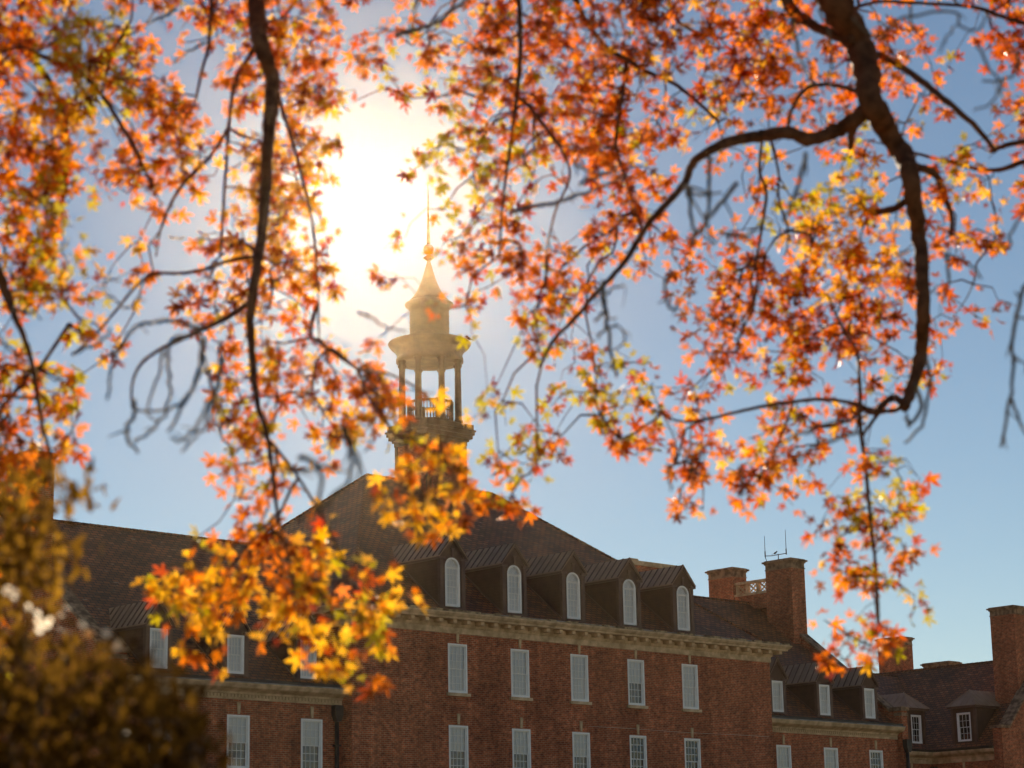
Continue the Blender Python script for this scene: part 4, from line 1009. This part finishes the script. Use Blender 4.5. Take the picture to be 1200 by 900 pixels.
# ------------------------------------------------------------------ evergreen shrubs, lower left, nearer than the oaks
def shrub(name, label, base, cells, material, seed, col1, col2, layers, dmin, dmax, leafw):
    rr = np.random.default_rng(seed); t = empty(name, base, label, 'shrub'); org = tuple(base)
    P = []
    for (i, j, dens) in cells:
        n_ = rr.poisson(dens*layers)
        for _ in range(n_):
            u, v = (i+rr.random())*30, (j+rr.random())*30
            P.append(px(u, v, rr.uniform(dmin, dmax)))
    P = np.array(P); n = len(P)
    ctr = np.array([base[0], base[1], 0])
    T = rr.normal(0, .5, (n, 3))+np.array([0, 0, .7]); T /= np.linalg.norm(T, axis=1, keepdims=True)
    Nn = rr.normal(0, 1, (n, 3)); Sx = np.cross(T, Nn); Sx /= np.linalg.norm(Sx, axis=1, keepdims=True); Z = np.cross(Sx, T)
    L = rr.uniform(.7, 1.4, n)*leafw
    prof = np.array([(0, -.9), (.14, -.6), (.42, -.5), (.2, -.15), (.36, 0), (.14, .3), (.2, .5), (0, 1.0), (-.2, .45), (-.14, .25), (-.38, .05), (-.18, -.2), (-.4, -.45), (-.14, -.65)])
    m = len(prof)
    V = P[:, None, :]+L[:, None, None]*(Sx[:, None]*prof[None, :, 0, None]+T[:, None]*prof[None, :, 1, None]+Z[:, None]*(.25*prof[None, :, 1, None]**2)) - np.array(org)
    me = bpy.data.meshes.new('foliage'); V = V.reshape(-1, 3); me.vertices.add(len(V)); me.vertices.foreach_set('co', V.ravel())
    Fc = (np.arange(n)[:, None]*m+np.arange(m)[None]).astype(np.int32)
    me.loops.add(Fc.size); me.loops.foreach_set('vertex_index', Fc.ravel()); me.polygons.add(n); me.polygons.foreach_set('loop_start', np.arange(0, Fc.size, m, dtype=np.int32))
    me.update(calc_edges=True); me.validate()
    ca = me.color_attributes.new('pigment', 'FLOAT_COLOR', 'POINT'); k_ = rr.random((n, 1))
    c_ = np.array(col1)*(1-k_)+np.array(col2)*k_; c_ *= rr.uniform(.7, 1.2, (n, 1)); ca.data.foreach_set('color', np.repeat(np.hstack([c_, np.ones((n, 1))]), m, axis=0).ravel())
    me.materials.append(material); o = bpy.data.objects.new('foliage', me); COL.objects.link(o); o.parent = t
    st = MB()
    for k in range(9):
        q = P[rr.integers(0, n)]; b = np.array([base[0]+rr.normal(0, .15), base[1]+rr.normal(0, .15), -.05])
        mid = (b+q)/2+rr.normal(0, .1, 3); Pp, Rd = catmull([b, mid, q], [.035, .022, .006], 6); st.tube(Pp, Rd, 7)
    st.build('stems', M['bark'], t, None, org)
    return t, P
cellsT = []
GT = ["885200", "887310", "994000", "997200", "986100", "654000", "544000", "555200"]
for j, row in enumerate(GT):
    for i, ch in enumerate(row):
        if int(ch): cellsT.append((i, 18+j, -math.log(1-min(int(ch)/10, .93))))
for j in range(16, 30):
    for i in range(-6, 0): cellsT.append((i, j, 2.2))
GL = ["0000000000", "6677520000", "8888885200", "9999999500", "9999999930", "9999999950", "9999999960"]
cellsL = []
for j, row in enumerate(GL):
    for i, ch in enumerate(row):
        if int(ch): cellsL.append((i, 24+j, -math.log(1-min(int(ch)/10, .96))))
for j in range(26, 31):
    for i in range(-4, 0): cellsL.append((i, j, 3))
for j in range(31, 46):       # the body of the shrub below the picture, down to the ground
    for i in range(-4, 8): cellsL.append((i, j, 1.1))
b1 = ground(-13.6, 6.4); b2 = ground(-9.8, 5.8)
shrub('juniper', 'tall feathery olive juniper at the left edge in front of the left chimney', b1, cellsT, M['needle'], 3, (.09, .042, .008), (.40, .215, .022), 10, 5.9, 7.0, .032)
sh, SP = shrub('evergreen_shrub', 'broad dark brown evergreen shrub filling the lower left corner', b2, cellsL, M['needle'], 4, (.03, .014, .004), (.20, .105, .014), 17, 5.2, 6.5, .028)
for uvs, d in (([(10, 690), (24, 702), (36, 716), (55, 732)], 5.3), ([(55, 742), (75, 722), (88, 732), (110, 741), (135, 750)], 5.15)):
    gt = MB(); P, Rd = catmull([px(u, v, d) for u, v in uvs], [.0028]*len(uvs), 5); gt.tube(P, Rd, 6); gt.cur = 1
    sd_ = px(425, 228, 1.0)-EYE
    for i in range(len(P)):
        if random.random() < .5: continue
        for _k in range(1):
            q = P[i]+rng.normal(0, .008, 3); r_ = random.uniform(.005, .0085)
            nn = sd_+rng.normal(0, .2, 3); nn /= np.linalg.norm(nn); e1 = np.cross(nn, rng.normal(0, 1, 3)); e1 /= np.linalg.norm(e1); e2 = np.cross(nn, e1)
            gt.add([q+e1*r_*math.cos(t)*1.25+e2*r_*math.sin(t)+nn*.12*r_*math.cos(2*t) for t in np.linspace(0, 2*math.pi, 9)[:-1]], [tuple(range(8))])  # pale discs turned to the sun, added to imitate glints along the stem
    gt.build('glint_stem', [M['bark'], M['glint_leaf']], sh, None, tuple(b2))

# ------------------------------------------------------------------ air volume, added to imitate the sun's glow and lens glare
hz = MB(); hz.box(-620, 620, -620, 620, -1.0, 37.5)
m, nt, out = mat('warm_glow_haze')
vp = N(nt, 'ShaderNodeVolumePrincipled'); vp.inputs['Color'].default_value = (1.0, .76, .46, 1)  # warm tint put into the volume to warm the brick and cupola
vp.inputs['Density'].default_value = .00005; vp.inputs['Anisotropy'].default_value = .945
nt.links.new(vp.outputs[0], out.inputs['Volume'])
hzo = hz.build('glow_haze', m); tag(hzo, kind='stuff')

# ------------------------------------------------------------------ sun and sky
sd = px(425, 228, 1.0)-EYE; sd = sd/np.linalg.norm(sd); el = math.asin(sd[2]); az = math.atan2(sd[0], sd[1])
sun = bpy.data.lights.new('sun', 'SUN'); sun.energy = 5; sun.angle = R_(.53); sun.color = (1.0, .84, .62)
so = bpy.data.objects.new('sun', sun); COL.objects.link(so)
so.rotation_euler = Vector(sd).to_track_quat('Z', 'Y').to_euler(); so.location = (0, 0, 60)
wd = bpy.data.worlds.new('World'); scene.world = wd; wd.use_nodes = True
nt = wd.node_tree; nt.nodes.clear()
sk = nt.nodes.new('ShaderNodeTexSky'); sk.sky_type = 'NISHITA'; sk.sun_disc = False; sk.sun_elevation = el; sk.sun_rotation = az
sk.air_density = 1.0; sk.dust_density = 0.0; sk.ozone_density = 1.2; sk.altitude = 600
bg = nt.nodes.new('ShaderNodeBackground'); bg.inputs['Strength'].default_value = .052
ow = nt.nodes.new('ShaderNodeOutputWorld'); nt.links.new(sk.outputs[0], bg.inputs[0]); nt.links.new(bg.outputs[0], ow.inputs[0])

# ------------------------------------------------------------------ camera
cam = bpy.data.cameras.new('camera'); co = bpy.data.objects.new('camera', cam); COL.objects.link(co); scene.camera = co
cam.sensor_width = 36; cam.sensor_fit = 'HORIZONTAL'; cam.lens = F/1200*36; cam.clip_start = .1; cam.clip_end = 3000
Mx = Matrix(((rt[0], up[0], -fw[0], EYE[0]), (rt[1], up[1], -fw[1], EYE[1]), (rt[2], up[2], -fw[2], EYE[2]), (0, 0, 0, 1)))
co.matrix_world = Mx
cam.dof.use_dof = True; cam.dof.focus_distance = 92; cam.dof.aperture_fstop = 3.2; cam.dof.aperture_blades = 0

scene.view_settings.view_transform = 'Standard'; scene.view_settings.look = 'None'; scene.view_settings.exposure = 0.58; scene.view_settings.gamma = 1
scene.render.resolution_x = 1024; scene.render.resolution_y = 768
cy = scene.cycles
cy.use_denoising = True; cy.max_bounces = 8; cy.diffuse_bounces = 4; cy.glossy_bounces = 3; cy.transmission_bounces = 6; cy.transparent_max_bounces = 12; cy.volume_bounces = 0
cy.sample_clamp_indirect = 6; cy.use_adaptive_sampling = True; cy.adaptive_threshold = .015
